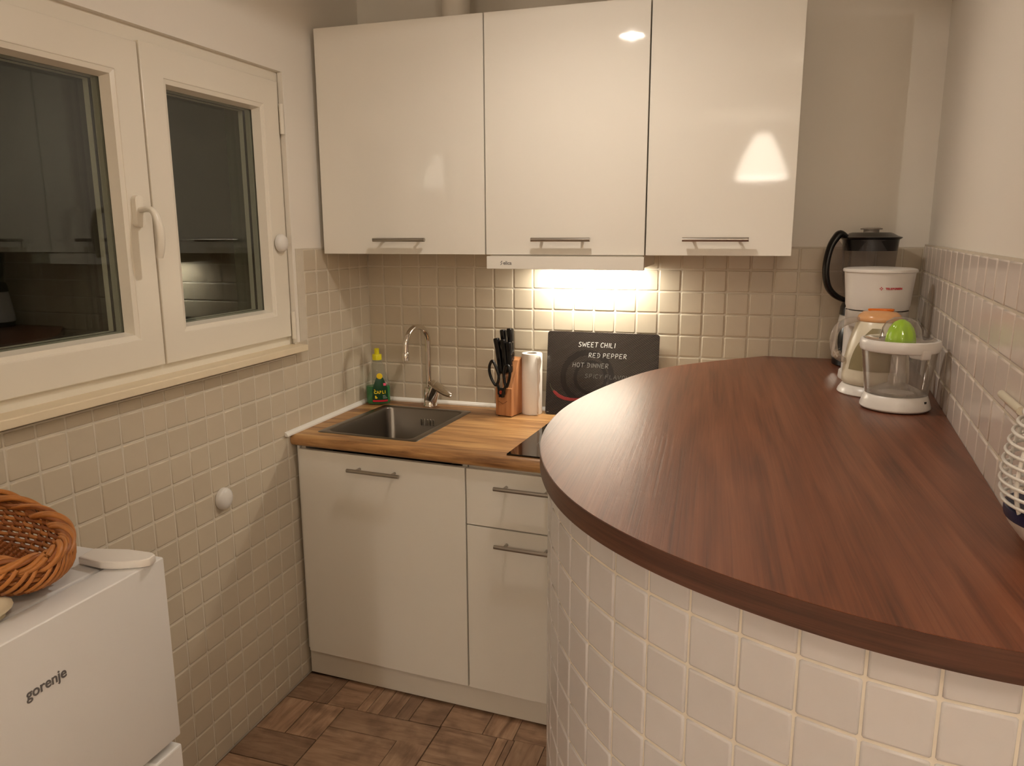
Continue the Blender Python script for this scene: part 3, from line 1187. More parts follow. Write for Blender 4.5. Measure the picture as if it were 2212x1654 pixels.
# ---- tap
tap = thing('kitchen_tap', 'chrome swan-neck mixer tap behind the sink', 'tap', (.270, -.046, WT))
bm = bmesh.new()
lathe(bm, [(.027, .0005), (.027, .004), (.025, .007), (.025, .03), (.024, .055), (.0235, .068), (.020, .073), (.0, .075)], 28, cap0=True)
fin('tap_body', bm, M_CHROME, tap, smooth=50)
bm = bmesh.new()
tube(bm, [(.004, -.002, .022), (.018, -.005, .058), (.026, -.008, .078)], [.022, .0235, .0225], 22)
fin('cartridge', bm, M_CHROME, tap, smooth=40)
bm = bmesh.new()
prism(bm, [(-.020, -.018), (.02, -.022), (.056, -.018), (.078, -.010), (.083, 0), (.078, .010), (.056, .018), (.02, .022), (-.020, .018)], -.004, .004, bev=.0025,
      M=Matrix.Translation((.022, -.008, .084)) @ Matrix.Rotation(math.radians(26), 4, 'Y') @ Matrix.Rotation(math.radians(24), 4, 'X') @ Matrix.Rotation(-.10, 4, 'Z'))
fin('lever', bm, M_CHROME, tap, smooth=40)
bm = bmesh.new()
pts = [(-.006, .004, .05), (-.006, .004, .15), (-.006, .004, .246)]
for k in range(1, 13):
    a = PI * k / 12
    pts.append((-.006 - .030 * (1 - math.cos(a)) / 2 * 1.0, .004 - .064 * (1 - math.cos(a)), .246 + .064 * math.sin(a)))
pts.append((pts[-1][0], pts[-1][1] - .003, .218))
tube(bm, pts, .0105, 18)
fin('spout', bm, M_CHROME, tap, smooth=60)
bm = bmesh.new()
e = pts[-1]
tube(bm, [(e[0], e[1], .224), (e[0], e[1], .219), (e[0], e[1], .194)], [.0112, .0135, .0135], 20)
fin('aerator', bm, M_CHROME, tap, smooth=40)

# ================================================================== DISH SOAP
ba = math.radians(20)
bot = thing('soap_bottle', 'clear dish-soap bottle half full of green liquid with yellow cap', 'bottle', (.0635, -.073, WT), ba)
prof = [(.0, .002), (.034, .001), (.043, .004), (.047, .012), (.047, .06), (.0455, .078), (.041, .100), (.034, .118), (.027, .132), (.0245, .142),
        (.0245, .150), (.022, .158), (.017, .164), (.0155, .168), (.0155, .172)]
bm = bmesh.new()
lathe(bm, prof, 36, sy=.62)
fin('flask', bm, M_PET, bot, smooth=60)
bm = bmesh.new()
lathe(bm, [(.0, .003), (.033, .0025), (.0415, .005), (.0455, .012), (.0455, .06), (.0445, .072), (0, .072)], 36, sy=.60)
fin('liquid', bm, M_GREENLIQ, bot, smooth=40)
bm = bmesh.new()
lathe(bm, [(.0175, .166), (.0185, .168), (.0185, .171), (.017, .173)], 28)
fin('neck_ring', bm, M_PET, bot, smooth=40)
bm = bmesh.new()
lathe(bm, [(.0, .1735), (.0178, .1735), (.0178, .192), (.0165, .195), (.0095, .1955), (.009, .212), (.0095, .2125), (.0095, .216), (.007, .2175), (0, .2175)], 28)
fin('cap', bm, M_YELLOW, bot, smooth=35)


# label wraps the front: param surface slightly outside the flask
def flask_r(z):
    for (r0, z0), (r1, z1) in zip(prof[1:-1], prof[2:]):
        if z0 <= z <= z1 and z1 > z0:
            return r0 + (r1 - r0) * (z - z0) / (z1 - z0)
    return .047


def on_flask(u, z, off=.0006):
    """u = horizontal offset in metres along the front, measured as angle"""
    r = flask_r(z) + off
    a = -PI / 2 + u / .047 * 1.05
    return Vector((r * math.cos(a), (r * .62) * math.sin(a) - off, z))


def patch(outline_fn, z0, z1, off, m, parent, nz=14, nu=8, name='label'):
    bm = bmesh.new()
    rows = []
    for i in range(nz + 1):
        z = z0 + (z1 - z0) * i / nz
        a, b = outline_fn((z - z0) / (z1 - z0))
        rows.append([bm.verts.new(on_flask(a + (b - a) * k / nu, z, off)) for k in range(nu + 1)])
    for ra, rb in zip(rows[:-1], rows[1:]):
        for k in range(nu):
            bm.faces.new((ra[k], ra[k + 1], rb[k + 1], rb[k]))
    return fin(name, bm, m, parent, smooth=60)


UO = .012


def lab_out(t):
    w = .030 if t < .5 else .030 - (t - .5) / .5 * .016
    if t > .93:
        w *= math.sqrt(max(0.0, 1 - ((t - .93) / .07) ** 2)) * .6 + .4
    return (UO - w, UO + w)


lab = patch(lab_out, .012, .112, .0007, M_GREENLAB, bot)
patch(lambda t: (UO - .029, UO + .029), .014, .021, .0012, M_REDPRINT, lab, nz=2, name='red_band')
bm = bmesh.new()
c0 = on_flask(UO, .113, .002)
lathe(bm, [(.0, .0015), (.0105, .0012), (.0115, 0)], 20)
o = fin('seal', bm, M_YELLOWP, lab, smooth=40)
o.matrix_local = axes(c0, (1, 0, 0), (0, 0, 1), (0, -1, 0))
patch(lambda t: (UO + .012, UO + .024), .076, .086, .0013, M_PINKPRINT, lab, nz=3, nu=3, name='pink_print')
for k, ch in enumerate('CARLI'):
    u = UO - .0235 + .0098 * k
    p0 = on_flask(u, .046, .0014)
    p1 = on_flask(u + .006, .046, .0014)
    lx = (p1 - p0).normalized()
    text('label_letter', ch, .0165, axes(p0, lx, (0, 0, 1), lx.cross(Vector((0, 0, 1)))), M_YELLOWP, lab, offset=.0006, sx=.85)
p0 = on_flask(UO - .0225, .0585, .0014)
p1 = on_flask(UO - .016, .0585, .0014)
lx = (p1 - p0).normalized()
text('label_letter', 'v', .009, axes(p0, lx, (0, 0, 1), lx.cross(Vector((0, 0, 1)))), M_YELLOWP, lab, offset=.0004)
bm = bmesh.new()
cd = on_flask(UO - .016, .030, .0012)
lathe(bm, [(0, .001), (.0045, .0008), (.005, 0)], 14, c=(0, 0, 0), sy=.75)
lathe(bm, [(0, .001), (.0025, .0008), (.003, 0)], 12, c=(-.002, .0055, 0))
o = fin('label_emblem', bm, M_YELLOWP, lab, smooth=40)
o.matrix_local = axes(cd, (1, 0, 0), (0, 0, 1), (0, -1, 0))
for k in range(3):
    patch(lambda t: (UO + .008, UO + .026 - .004 * k), .0275 + .005 * k, .0285 + .005 * k, .0013, M_WHITEPRINT, lab, nz=1, nu=4, name='small_print')

# ================================================================== KNIFE BLOCK, KNIVES, SCISSORS
KB = math.radians(-13)
KL = (.5625, -.1265, WT)
block = thing('knife_block', 'beech knife block with slanted slotted face beside the paper roll', 'knife block', KL, KB)
bm = bmesh.new()
W_ = .066
prism(bm, [(0, .0035), (0, .104), (.006, .106), (.048, .200), (.078, .209), (.078, .0035)], 0, W_, bev=.0012,
      M=Matrix(((0, 0, 1, 0), (1, 0, 0, 0), (0, 1, 0, 0), (0, 0, 0, 1))))
fin('block_body', bm, M_BLOCK, block, smooth=20)
bm = bmesh.new()
for x in (.008, W_ - .008):
    for y in (.010, .068):
        lathe(bm, [(.005, .0), (.005, .0035)], 10, c=(x, y, .0003), cap0=True, cap1=True)
fin('foot', bm, M_RUBBER, block)
# chevron groove on front: a raised dark line, its shade put in colour
bm = bmesh.new()
tube(bm, [(.012, -.0004, .055), (.030, -.0004, .046), (.048, -.0004, .058)], .0006, 5)
fin('groove', bm, M_PAINTED_DARK, block)

MB = Matrix.Translation(KL) @ Matrix.Rotation(KB, 4, 'Z')


def knife(base, lean, length, w, lab):
    """base: local point on the slanted face; handle leaves upwards"""
    t = thing('knife', lab, 'knife', group='knives in the block')
    b = MB @ Vector(base)
    ax = (MB.to_3x3() @ Vector(lean)).normalized()
    side = (MB.to_3x3() @ Vector((1, 0, 0)))
    side = (side - ax * side.dot(ax)).normalized()
    up = ax.cross(side)
    t.matrix_world = axes(b, side, up, ax)
    bm = bmesh.new()
    # profile in local y (width) / z (length)
    prf = [(-w * .42, .002), (-w * .5, .012), (-w * .42, length * .45), (-w * .40, length * .7), (-w * .62, length * .95), (-w * .55, length), (w * .35, length),
           (w * .5, length * .93), (w * .46, length * .5), (w * .55, .012), (w * .45, .002)]
    prism(bm, prf, -.0090, .0090, bev=.0035, M=Matrix(((0, 0, 1, 0), (1, 0, 0, 0), (0, 1, 0, 0), (0, 0, 0, 1))))
    h = fin('handle', bm, M_BLACK, t, smooth=50)
    for zz in (.25, .6):
        bm = bmesh.new()
        tube(bm, [(-.0093, 0, length * zz), (.0093, 0, length * zz)], .0022, 8)
        fin('rivet', bm, M_CHROME, h, smooth=40)
    bm = bmesh.new()
    bx(bm, -.0008, .0008, -w * .4, w * .4, -.05, .004)
    fin('blade', bm, M_BLADE, t)
    return t


ln = (-.10, .10, 1)
knife((.013, .042, .190), ln, .118, .022, 'black-handled knife standing tallest at the back left of the block')
knife((.038, .043, .192), (-.07, .10, 1), .122, .024, 'black-handled knife standing tallest at the back right of the block')
knife((.010, .024, .149), (-.14, -.02, 1), .132, .018, 'black-handled knife in the front row, nearest the tap')
knife((.029, .026, .153), (-.10, 0, 1), .124, .017, 'black-handled knife in the middle of the front row')
knife((.044, .027, .156), (-.05, .02, 1), .112, .018, 'black-handled knife in the front row, nearest the paper roll')

sc = thing('scissors', 'black-handled kitchen scissors hooked in front of the knife block', 'scissors', tuple(MB @ Vector((.032, -.0150, .0))), KB)
bm = bmesh.new()


def loop(pts, r, n=40):
    q = []
    m_ = len(pts)
    for i in range(m_):
        p0, p1, p2, p3 = (Vector(pts[(i + j - 1) % m_]) for j in range(4))
        for k in range(6):
            t = k / 6
            q.append(.5 * ((2 * p1) + (p2 - p0) * t + (2 * p0 - 5 * p1 + 4 * p2 - p3) * t * t + (3 * p1 - p0 - 3 * p2 + p3) * t ** 3))
    tube(bm, q, r, 10, closed=True)


loop([(-.012, .004, .150), (-.033, .002, .200), (-.046, .001, .190), (-.049, .001, .165), (-.040, .002, .135), (-.022, .003, .115)], .0052)
loop([(.010, .004, .150), (.016, .004, .183), (.028, .003, .190), (.036, .002, .170), (.032, .002, .140), (.020, .003, .112)], .0052)
tube(bm, [(-.018, .003, .122), (-.008, .003, .095), (-.004, .004, .075)], [.006, .0085, .010], 10, sx=.6)
tube(bm, [(.018, .003, .118), (.008, .003, .095), (.004, .004, .075)], [.006, .0085, .010], 10, sx=.6)
bx(bm, -.015, .015, -.002, .008, .082 - .0, .108, bev=.003)
fin('handles', bm, M_BLACK, sc, smooth=50)
bm = bmesh.new()
lathe(bm, [(0, .002), (.006, .002), (.007, 0)], 16)
o = fin('pivot', bm, M_REDP, sc, smooth=40)
o.matrix_local = axes((0, -.0022, .092), (1, 0, 0), (0, 0, 1), (0, -1, 0))
bm = bmesh.new()
prism(bm, [(-.006, .108), (.006, .108), (.004, .150), (0, .160), (-.004, .150)], .001, .0028, M=Matrix(((1, 0, 0, 0), (0, 0, 1, 0), (0, 1, 0, 0), (0, 0, 0, 1))))
fin('bottle_opener', bm, M_BLADE, sc)

# ================================================================== PAPER ROLL
roll = thing('paper_towel_roll', 'standing white paper towel roll between knife block and black board', 'paper roll', (.6765, -.0520, WT))
bm = bmesh.new()
lathe(bm, [(.019, .0008), (.0365, .0008), (.0376, .004), (.0372, .11), (.0376, .218), (.0362, .2225), (.019, .2225), (.019, .0008)], 44)
fin('paper', bm, M_PAPER, roll, smooth=50)
bm = bmesh.new()
lathe(bm, [(.0188, .001), (.0188, .2228), (.0172, .2228), (.0172, .001)], 30)
fin('cardboard_tube', bm, M_CARD, roll, smooth=40)
bm = bmesh.new()
rows = []
for i in range(13):
    z = .006 + .212 * i / 12
    wv = .010 + .010 * (i / 12) + .0025 * math.sin(i * 1.9)
    rows.append([bm.verts.new((.0270 + wv * .9 * k / 4, -.0262 - .012 * k / 4 + .001 * math.sin(i + k), z)) for k in range(5)])
for a, b in zip(rows[:-1], rows[1:]):
    for k in range(4):
        bm.faces.new((a[k], a[k + 1], b[k + 1], b[k]))
o = fin('loose_sheet', bm, M_PAPER, roll, smooth=60)
md = o.modifiers.new('thick', 'SOLIDIFY')
md.thickness = .0006

# ================================================================== CHOPPING BOARD
BK = .038 / .30
blen = math.hypot(.038, .30)
bang = math.atan(BK)
board = thing('glass_board', 'black glass chopping board with white lettering leaning on the tiles', 'board', (.727, -.0505, WT + .0003))
board.rotation_euler = (-bang, 0, 0)
bm = bmesh.new()
prism(bm, rrect(0, .400, 0, blen, .010), -.0045, 0, bev=.001, M=Matrix(((1, 0, 0, 0), (0, 0, -1, -.0045), (0, 1, 0, 0), (0, 0, 0, 1))))
fin('glass_panel', bm, M_BOARD, board, smooth=20)
for i in range(0):
    pass
STROKES = {
    'S': [[(.85, .85), (.6, 1), (.25, .95), (.12, .75), (.35, .55), (.7, .45), (.85, .25), (.6, .03), (.2, .0), (0, .12)]],
    'W': [[(0, 1), (.22, 0), (.5, .75), (.75, 0), (1, 1)]],
    'E': [[(.85, 1), (.1, .97), (.08, .5), (.05, .02), (.85, 0)], [(.08, .52), (.7, .5)]],
    'T': [[(0, .98), (1, 1)], [(.5, .98), (.45, 0)]],
    'C': [[(.9, .85), (.6, 1), (.2, .85), (.05, .45), (.2, .08), (.6, 0), (.9, .15)]],
    'H': [[(.1, 1), (.05, 0)], [(.85, 1), (.85, 0)], [(.08, .5), (.85, .52)]],
    'I': [[(.5, 1), (.48, 0)]],
    'L': [[(.12, 1), (.1, .03), (.8, 0)]],
    'R': [[(.1, 0), (.12, 1), (.6, 1), (.82, .78), (.6, .52), (.14, .48), (.5, .3), (.9, 0)]],
    'D': [[(.0, .98), (.5, 1), (.9, .7), (.85, .25), (.5, .02), (.1, 0)], [(.3, .75), (.3, .3)]],
    'P': [[(.1, 0), (.12, 1), (.6, 1), (.85, .75), (.6, .48), (.14, .45)]],
    'O': [[(.5, 1), (.15, .85), (.05, .45), (.25, .05), (.6, .0), (.9, .35), (.85, .8), (.5, 1)]],
    'N': [[(.08, 0), (.1, 1), (.85, 0), (.9, 1)]],
    'Y': [[(.05, 1), (.45, .5), (.9, 1)], [(.45, .5), (.35, 0)]],
    'F': [[(.85, 1), (.1, .97), (.05, 0)], [(.08, .55), (.7, .55)]],
    'A': [[(0, 0), (.45, 1), (.9, 0)], [(.2, .38), (.72, .38)]],
    'V': [[(0, 1), (.42, 0), (.9, 1)]],
    'U': [[(.08, 1), (.1, .25), (.4, 0), (.75, .15), (.85, 1)]],
}


def scrawl(s, x0, x1, z, h, m, r):
    wide = sum(.5 if c in 'I ' else (1.25 if c == 'W' else 1.0) for c in s)
    adv = (x1 - x0) / wide
    bm = bmesh.new()
    x = x0
    for c in s:
        wch = .5 if c in 'I ' else (1.25 if c == 'W' else 1.0)
        for st in STROKES.get(c, []):
            pts = [Vector((x + px * adv * wch * .82 + pz * .0015, -.0048, z + pz * h)) for px, pz in st]
            q = []
            for a, b in zip(pts[:-1], pts[1:]):
                q += [a, a.lerp(b, .5)]
            q.append(pts[-1])
            tube(bm, q, r, 6)
        x += adv * wch
    for v in bm.verts:
        v.co.y = -.0046 - max(0.0, -.0048 - v.co.y) * .3
    return fin('lettering', bm, m, board, smooth=60)


zz = lambda z: (z - WT) / .30 * blen
scrawl('SWEET CHILI', .841 - .727, .976 - .727, zz(1.128), .0165, M_TEXTW[0], .00105)
scrawl('RED PEPPER', .879 - .727, 1.018 - .727, zz(1.0915), .0155, M_TEXTW[1], .00105)
scrawl('HOT DINNER', .822 - .727, .955 - .727, zz(1.0555), .0155, M_TEXTW[2], .00095)
scrawl('SPICY FLAVOUR', .868 - .727, 1.045 - .727, zz(1.0185), .0140, M_TEXTW[3], .00085)
bm = bmesh.new()
tube(bm, [(.027, -.0048, zz(.967)), (.036, -.005, zz(.959)), (.047, -.005, zz(.950)), (.068, -.005, zz(.9415)), (.092, -.005, zz(.9385)), (.112, -.0048, zz(.940)), (.128, -.0048, zz(.945))],
     [.0035, .0058, .0062, .006, .0055, .004, .001], 12, sx=1, sy=.25)
for v in bm.verts:
    v.co.y = -.0046 - abs(v.co.y + .0048) * .15
for rr_, cc_ in ((.098, 0), (.062, .012)):
    bmr = bmesh.new()
    lathe(bmr, [(rr_ * .8, 0), (rr_, 0)], 48, c=(.150 + cc_, zz(1.02), 0))
    oo = fin('dish_print', bmr, M_BOARDPAT, board)
    oo.matrix_local = axes((0, -.0046, 0), (1, 0, 0), (0, 0, 1), (0, -1, 0))
chl = fin('chili_print', bm, M_CHILI, board, smooth=60)
bm = bmesh.new()
tube(bm, [(.014, -.0047, zz(.993)), (.018, -.0047, zz(.980)), (.024, -.0047, zz(.971)), (.029, -.0047, zz(.966))], [.0006, .001, .0014, .003], 8)
for v in bm.verts:
    v.co.y = -.0046 - abs(v.co.y + .0047) * .15
fin('stem_print', bm, M_CHILISTEM, board, smooth=60)
bm = bmesh.new()
bx(bm, .006, .013, -.0049, -.0044, zz(.8885), zz(.8905))
fin('brand_dash', bm, M_TEXTW[2], board)

# ================================================================== SMALL APPLIANCES ON THE BAR
# ---- blender
bl = thing('blender', 'blender with smoky jug and black lid in the corner of the bar', 'blender', (1.758, -.105, BT))
bm = bmesh.new()
lathe(bm, [(.0, .0005), (.080, .0005), (.084, .004), (.084, .022), (.080, .024)], 40, cap0=False)
fin('foot_ring', bm, M_BLACK, bl, smooth=40)
bm = bmesh.new()
lathe(bm, [(.083, .024), (.086, .03), (.084, .06), (.076, .12), (.070, .155), (.060, .158), (0, .158)], 40)
fin('motor_base', bm, M_WHITEP, bl, smooth=40)
bm = bmesh.new()
lathe(bm, [(.072, .158), (.070, .18), (.064, .196), (.058, .198)], 40)
fin('collar', bm, M_BLACK, bl, smooth=40)
# control panel with knob facing front-left
pn = axes((-.066, -.052, .058), (.62, -.785, 0), (.08, .06, .995), (-.785, -.62, .10))
bm = bmesh.new()
prism(bm, rrect(-.018, .018, -.036, .085, .014), -.012, .004, bev=.002)
o = fin('control_panel', bm, M_BLACK, bl, smooth=40)
o.matrix_local = pn
bm = bmesh.new()
lathe(bm, [(.0155, .004), (.0155, .010), (.013, .013), (0, .013)], 24, c=(0, -.018, 0))
kn = fin('knob', bm, M_CHROME, o, smooth=40)
for k in range(4):
    bm = bmesh.new()
    a = PI / 4 + k * PI / 2
    tube(bm, [(0, -.018, .0135), (.011 * math.cos(a), -.018 + .011 * math.sin(a), .0135)], .0022, 6)
    fin('knob_ridge', bm, M_WHITEP, o, smooth=40)
bm = bmesh.new()
lathe(bm, [(.052, .196), (.060, .205), (.071, .28), (.078, .38), (.080, .388)], 44, rotfn=lambda a, z: 1 + .012 * math.cos(4 * a))
fin('jug', bm, M_SMOKE, bl, smooth=60)
bm = bmesh.new()
lathe(bm, [(.0755, .352), (.079, .385), (.086, .389), (.087, .392), (.074, .396), (.060, .404), (.052, .406), (0, .406)], 44)
fin('lid', bm, M_BLACK, bl, smooth=40)
bm = bmesh.new()
lathe(bm, [(.022, .406), (.022, .414), (.030, .4145), (.031, .418), (.022, .420), (0, .420)], 30)
fin('filler_cap', bm, mat('grey_clear_plastic', srgb(150, 138, 126), rough=.2), bl, smooth=40)
bm = bmesh.new()
hx = [(-.070, -.020, .392), (-.088, -.024, .402), (-.100, -.028, .390), (-.113, -.032, .365), (-.121, -.035, .325), (-.122, -.036, .285), (-.113, -.033, .245), (-.094, -.028, .220), (-.070, -.021, .206), (-.056, -.016, .204)]
tube(bm, *spline3(hx, [.009, .0115, .011, .010, .0095, .0095, .0095, .009, .008, .007]), 14, sx=1.0, sy=1.5)
fin('jug_handle', bm, M_BLACK, bl, smooth=60)
bm = bmesh.new()
prism(bm, [(abs(p[0]), p[2]) for p in hx[2:9]] + [(.066, .215), (.076, .36)], -.002, .002,
      M=axes((0, 0, 0), (-.965, -.262, 0), (0, 0, 1), (-.262, .965, 0)))
fin('handle_web', bm, M_SMOKE, bl)

# ---- coffee maker
cf = thing('coffee_maker', 'tall white coffee maker with red lettering in front of the blender', 'coffee maker', (1.760, -.345, BT), math.radians(4))
bm = bmesh.new()
res = [(.0, .196), (.070, .196), (.078, .199), (.082, .21), (.085, .25), (.0895, .296), (.0905, .300)]
lathe(bm, res, 48, sy=1.0)
fin('reservoir', bm, M_WHITEP, cf, smooth=40)
bm = bmesh.new()
lathe(bm, [(.090, .300), (.0935, .301), (.0945, .305), (.093, .309), (.085, .311), (.04, .3135), (0, .314)], 48)
fin('lid', bm, M_WHITEP, cf, smooth=40)
bm = bmesh.new()
prism(bm, rrect(-.072, .072, .012, .085, .03), .02, .197)
fin('column', bm, M_WHITEP, cf, smooth=40)
bm = bmesh.new()
lathe(bm, [(0, .0005), (.086, .0005), (.088, .004), (.086, .022), (.080, .026), (0, .026)], 44)
fin('hot_plate_base', bm, M_WHITEP, cf, smooth=40)
bm = bmesh.new()
lathe(bm, [(.03, .150), (.074, .152), (.080, .175), (.080, .196)], 44)
fin('filter_holder', bm, mat('pale_grey_plastic', srgb(196, 188, 178), rough=.3), cf, smooth=40)
bm = bmesh.new()
lathe(bm, [(0, .028), (.055, .028), (.064, .040), (.066, .075), (.055, .115), (.048, .130)], 40, c=(0, -.012, 0))
fin('carafe', bm, M_CLEAR, cf, smooth=60)
bm = bmesh.new()
tube(bm, [(.050, -.045, .125), (.072, -.075, .120), (.078, -.082, .085), (.066, -.066, .050)], .007, 10)
fin('carafe_handle', bm, M_BLACK, cf, smooth=60)
# lettering wraps the drum: letter by letter
for k, ch in enumerate('TELEFUNKEN'):
    a = -PI / 2 + (-.005 + .0044 * k + .0075) / .0885 - math.radians(2)
    zt = .2575
    R0 = .0875
    text('lettering', ch, .0068, axes((R0 * math.cos(a), R0 * math.sin(a), zt), (-math.sin(a), math.cos(a), 0), (0, 0, 1), (math.cos(a), math.sin(a), 0)),
         M_REDPRINT, cf, offset=.00035, sx=1.0)
bm = bmesh.new()
for dx, dz in ((0, .0028), (.0028, 0), (0, -.0028), (-.0028, 0)):
    bx(bm, -.0013, .0013, -.0013, .0013, 0, .0004, M=Matrix.Translation((dx, dz, 0)) @ Matrix.Rotation(PI / 4, 4, 'Z'))
a = -PI / 2 - .008 / .0885 - math.radians(2)
o = fin('emblem', bm, M_REDPRINT, cf)
o.matrix_local = axes((.0880 * math.cos(a), .0880 * math.sin(a), .260), (-math.sin(a), math.cos(a), 0), (0, 0, 1), (math.cos(a), math.sin(a), 0))

# ---- kettle
kt = thing('kettle', 'cream kettle with peach lid, clear handle and olive side panel', 'kettle', (1.742, -.545, BT), math.radians(0))
bm = bmesh.new()
lathe(bm, [(0, .0005), (.086, .0005), (.088, .003), (.086, .010), (.078, .022), (.074, .025), (0, .025)], 44)
fin('power_base', bm, M_WHITEP, kt, smooth=40)
bm = bmesh.new()
kp = [(0, .026), (.074, .026), (.079, .030), (.0795, .045), (.0765, .085), (.071, .120), (.062, .155), (.054, .180), (.050, .186)]
lathe(bm, kp, 48)
kb = fin('body', bm, M_CREAMP, kt, smooth=60)


def kr(z):
    for (r0, z0), (r1, z1) in zip(kp[1:-1], kp[2:]):
        if z0 <= z <= z1:
            return r0 + (r1 - r0) * (z - z0) / max(1e-9, z1 - z0)
    return .05


bm = bmesh.new()
rows = []
for i in range(17):
    t = i / 16
    z = .066 + .106 * t
    a0 = math.radians(-150 + 8 * t + 30 * t ** 3)
    a1 = math.radians(-58 - 30 * t)
    rows.append([bm.verts.new(((kr(z) + .0007) * math.cos(a0 + (a1 - a0) * k / 14), (kr(z) + .0007) * math.sin(a0 + (a1 - a0) * k / 14), z)) for k in range(15)])
for a, b in zip(rows[:-1], rows[1:]):
    for k in range(14):
        bm.faces.new((a[k], a[k + 1], b[k + 1], b[k]))
fin('water_window', bm, M_OLIVE, kb, smooth=60)
bm = bmesh.new()
lathe(bm, [(.0505, .1865), (.053, .190), (.050, .200), (.040, .209), (.020, .213), (0, .2135)], 44)
ld_ = fin('lid', bm, M_ORANGEPALE, kt, smooth=60)
bm = bmesh.new()
prism(bm, [(-.030, 0), (-.010, -.008), (.012, -.0125), (.028, -.010), (.033, 0), (.028, .010), (.012, .0125), (-.010, .008)], .2115, .2175, bev=.002)
fin('lid_grip', bm, M_ORANGE, ld_, smooth=40)
bm = bmesh.new()
for off in (0, .0):
    tube(bm, *spline3([(-.048, -.012, .190), (-.068, -.016, .188), (-.092, -.020, .176), (-.105, -.022, .155), (-.106, -.022, .125), (-.098, -.021, .098), (-.078, -.017, .084)],
                      [.006, .0085, .009, .009, .009, .009, .007]), 14, sx=1.0, sy=1.6)
fin('handle', bm, clear('frosted_clear_plastic', tint=(.86, .82, .78, 1), rough=.08, body=.25, body_col=(.85, .80, .74, 1)), kt, smooth=60)

# ---- citrus juicer
ju = thing('citrus_juicer', 'clear citrus juicer with lime-green reamer at the front of the bar', 'juicer', (1.766, -.722, BT))
bm = bmesh.new()
lathe(bm, [(0, .0025), (.073, .0025), (.0765, .006), (.0765, .010), (.072, .024), (.0685, .034), (.066, .0365), (0, .0365)], 48)
fin('motor_base', bm, M_WHITEP, ju, smooth=40)
bm = bmesh.new()
lathe(bm, [(.055, .0005), (.055, .003)], 30, cap0=True)
fin('foot_ring', bm, M_RUBBER, ju)
bm = bmesh.new()
lathe(bm, [(.040, .0375), (.0675, .0375), (.0685, .042), (.081, .138), (.0815, .141), (.0790, .141), (.0785, .138), (.0660, .043), (.0640, .040), (.040, .040)], 48)
fin('jug', bm, M_CLEAR, ju, smooth=50)
bm = bmesh.new()
lathe(bm, [(.060, .038), (.050, .046), (.030, .056), (.020, .060), (.019, .080), (.0165, .081), (.0155, .130), (.0145, .135)], 36)
fin('drive_column', bm, clear('cloudy_clear_plastic', tint=(.9, .88, .86, 1), rough=.06, body=.22, body_col=(.9, .88, .85, 1)), ju, smooth=50)
bm = bmesh.new()
lathe(bm, [(.0795, .138), (.084, .140), (.0862, .145), (.0862, .158), (.084, .164), (.079, .1655), (.0765, .160)], 56)
fin('ring', bm, M_WHITEP, ju, smooth=40)
bm = bmesh.new()
prism(bm, [(.040, -.006), (.046, -.016), (.084, -.016), (.087, .0), (.087, .006), (.040, .006)], -.012, .012, bev=.003,
      M=Matrix.Rotation(math.radians(-58), 4, 'Z') @ Matrix.Translation((0, 0, .143)) @ Matrix(((1, 0, 0, 0), (0, 0, 1, 0), (0, 1, 0, 0), (0, 0, 0, 1))))
fin('spout', bm, M_WHITEP, ju, smooth=40)
bm = bmesh.new()
lathe(bm, [(.0765, .160), (.060, .152), (.040, .150), (.034, .151)], 48)
lathe(bm, [(.076, .1655), (.073, .167), (.050, .164), (.046, .166), (.0445, .172), (.041, .190), (.032, .205), (.018, .2135), (0, .216)], 48)
fin('dust_cover', bm, M_CLEAR, ju, smooth=60)
bm = bmesh.new()
lathe(bm, [(.0325, .150), (.033, .160), (.031, .175), (.026, .190), (.017, .203), (.006, .2095), (0, .2105)], 64,
      rotfn=lambda a, z: 1 - .10 * abs(math.sin(4 * a)) ** 3 if z < .2 else 1)
fin('reamer', bm, M_LIME, ju, smooth=50)
bm = bmesh.new()
bx(bm, .0675, .0725, -.0045, .0045, .018, .027, bev=.001, M=Matrix.Rotation(math.radians(-38), 4, 'Z'))
fin('cord_inlet', bm, M_BLACK, ju)

# ---- caged lamp at the picture's right edge
cg = thing('caged_lamp', 'white ribbed cage lamp with navy collar on the bar at the right edge', 'lamp', (1.850, -1.605, BT))
bm = bmesh.new()
lathe(bm, [(0, .0005), (.030, .0005), (.046, .008), (.066, .026), (.080, .044), (.084, .052), (0, .052)], 44)
fin('bowl_base', bm, M_WHITEP, cg, smooth=50)
bm = bmesh.new()
lathe(bm, [(.0845, .052), (.086, .056), (.0865, .066), (.083, .069), (0, .069)], 44)
fin('collar', bm, M_NAVY, cg, smooth=40)
nr = 14
for k in range(nr):
    z = .074 + k * .0125
    t = (z - .102) / (.145 if z > .102 else .09)
    r = .0935 * math.sqrt(max(.02, 1 - t * t))
    bm = bmesh.new()
    tube(bm, [(r * math.cos(2 * PI * j / 56), r * math.sin(2 * PI * j / 56), z) for j in range(56)], .0024, 8, closed=True)
    fin('cage_ring', bm, M_WHITEP, cg, smooth=60)
for j in range(6):
    a = 2 * PI * j / 6 + .35
    bm = bmesh.new()
    pts = []
    for k in range(17):
        z = .066 + .178 * k / 16
        t = (z - .102) / (.145 if z > .102 else .09)
        r = .0915 * math.sqrt(max(.02, 1 - t * t))
        pts.append((r * math.cos(a), r * math.sin(a), z))
    tube(bm, pts, .0028, 8)
    fin('cage_rib', bm, M_WHITEP, cg, smooth=60)
bm = bmesh.new()
lathe(bm, [(.030, .069), (.034, .09), (.034, .19), (.02, .21), (0, .213)], 28)
fin('inner_tube', bm, mat('grey_blue_plastic', srgb(96, 92, 98), rough=.35), cg, smooth=50)

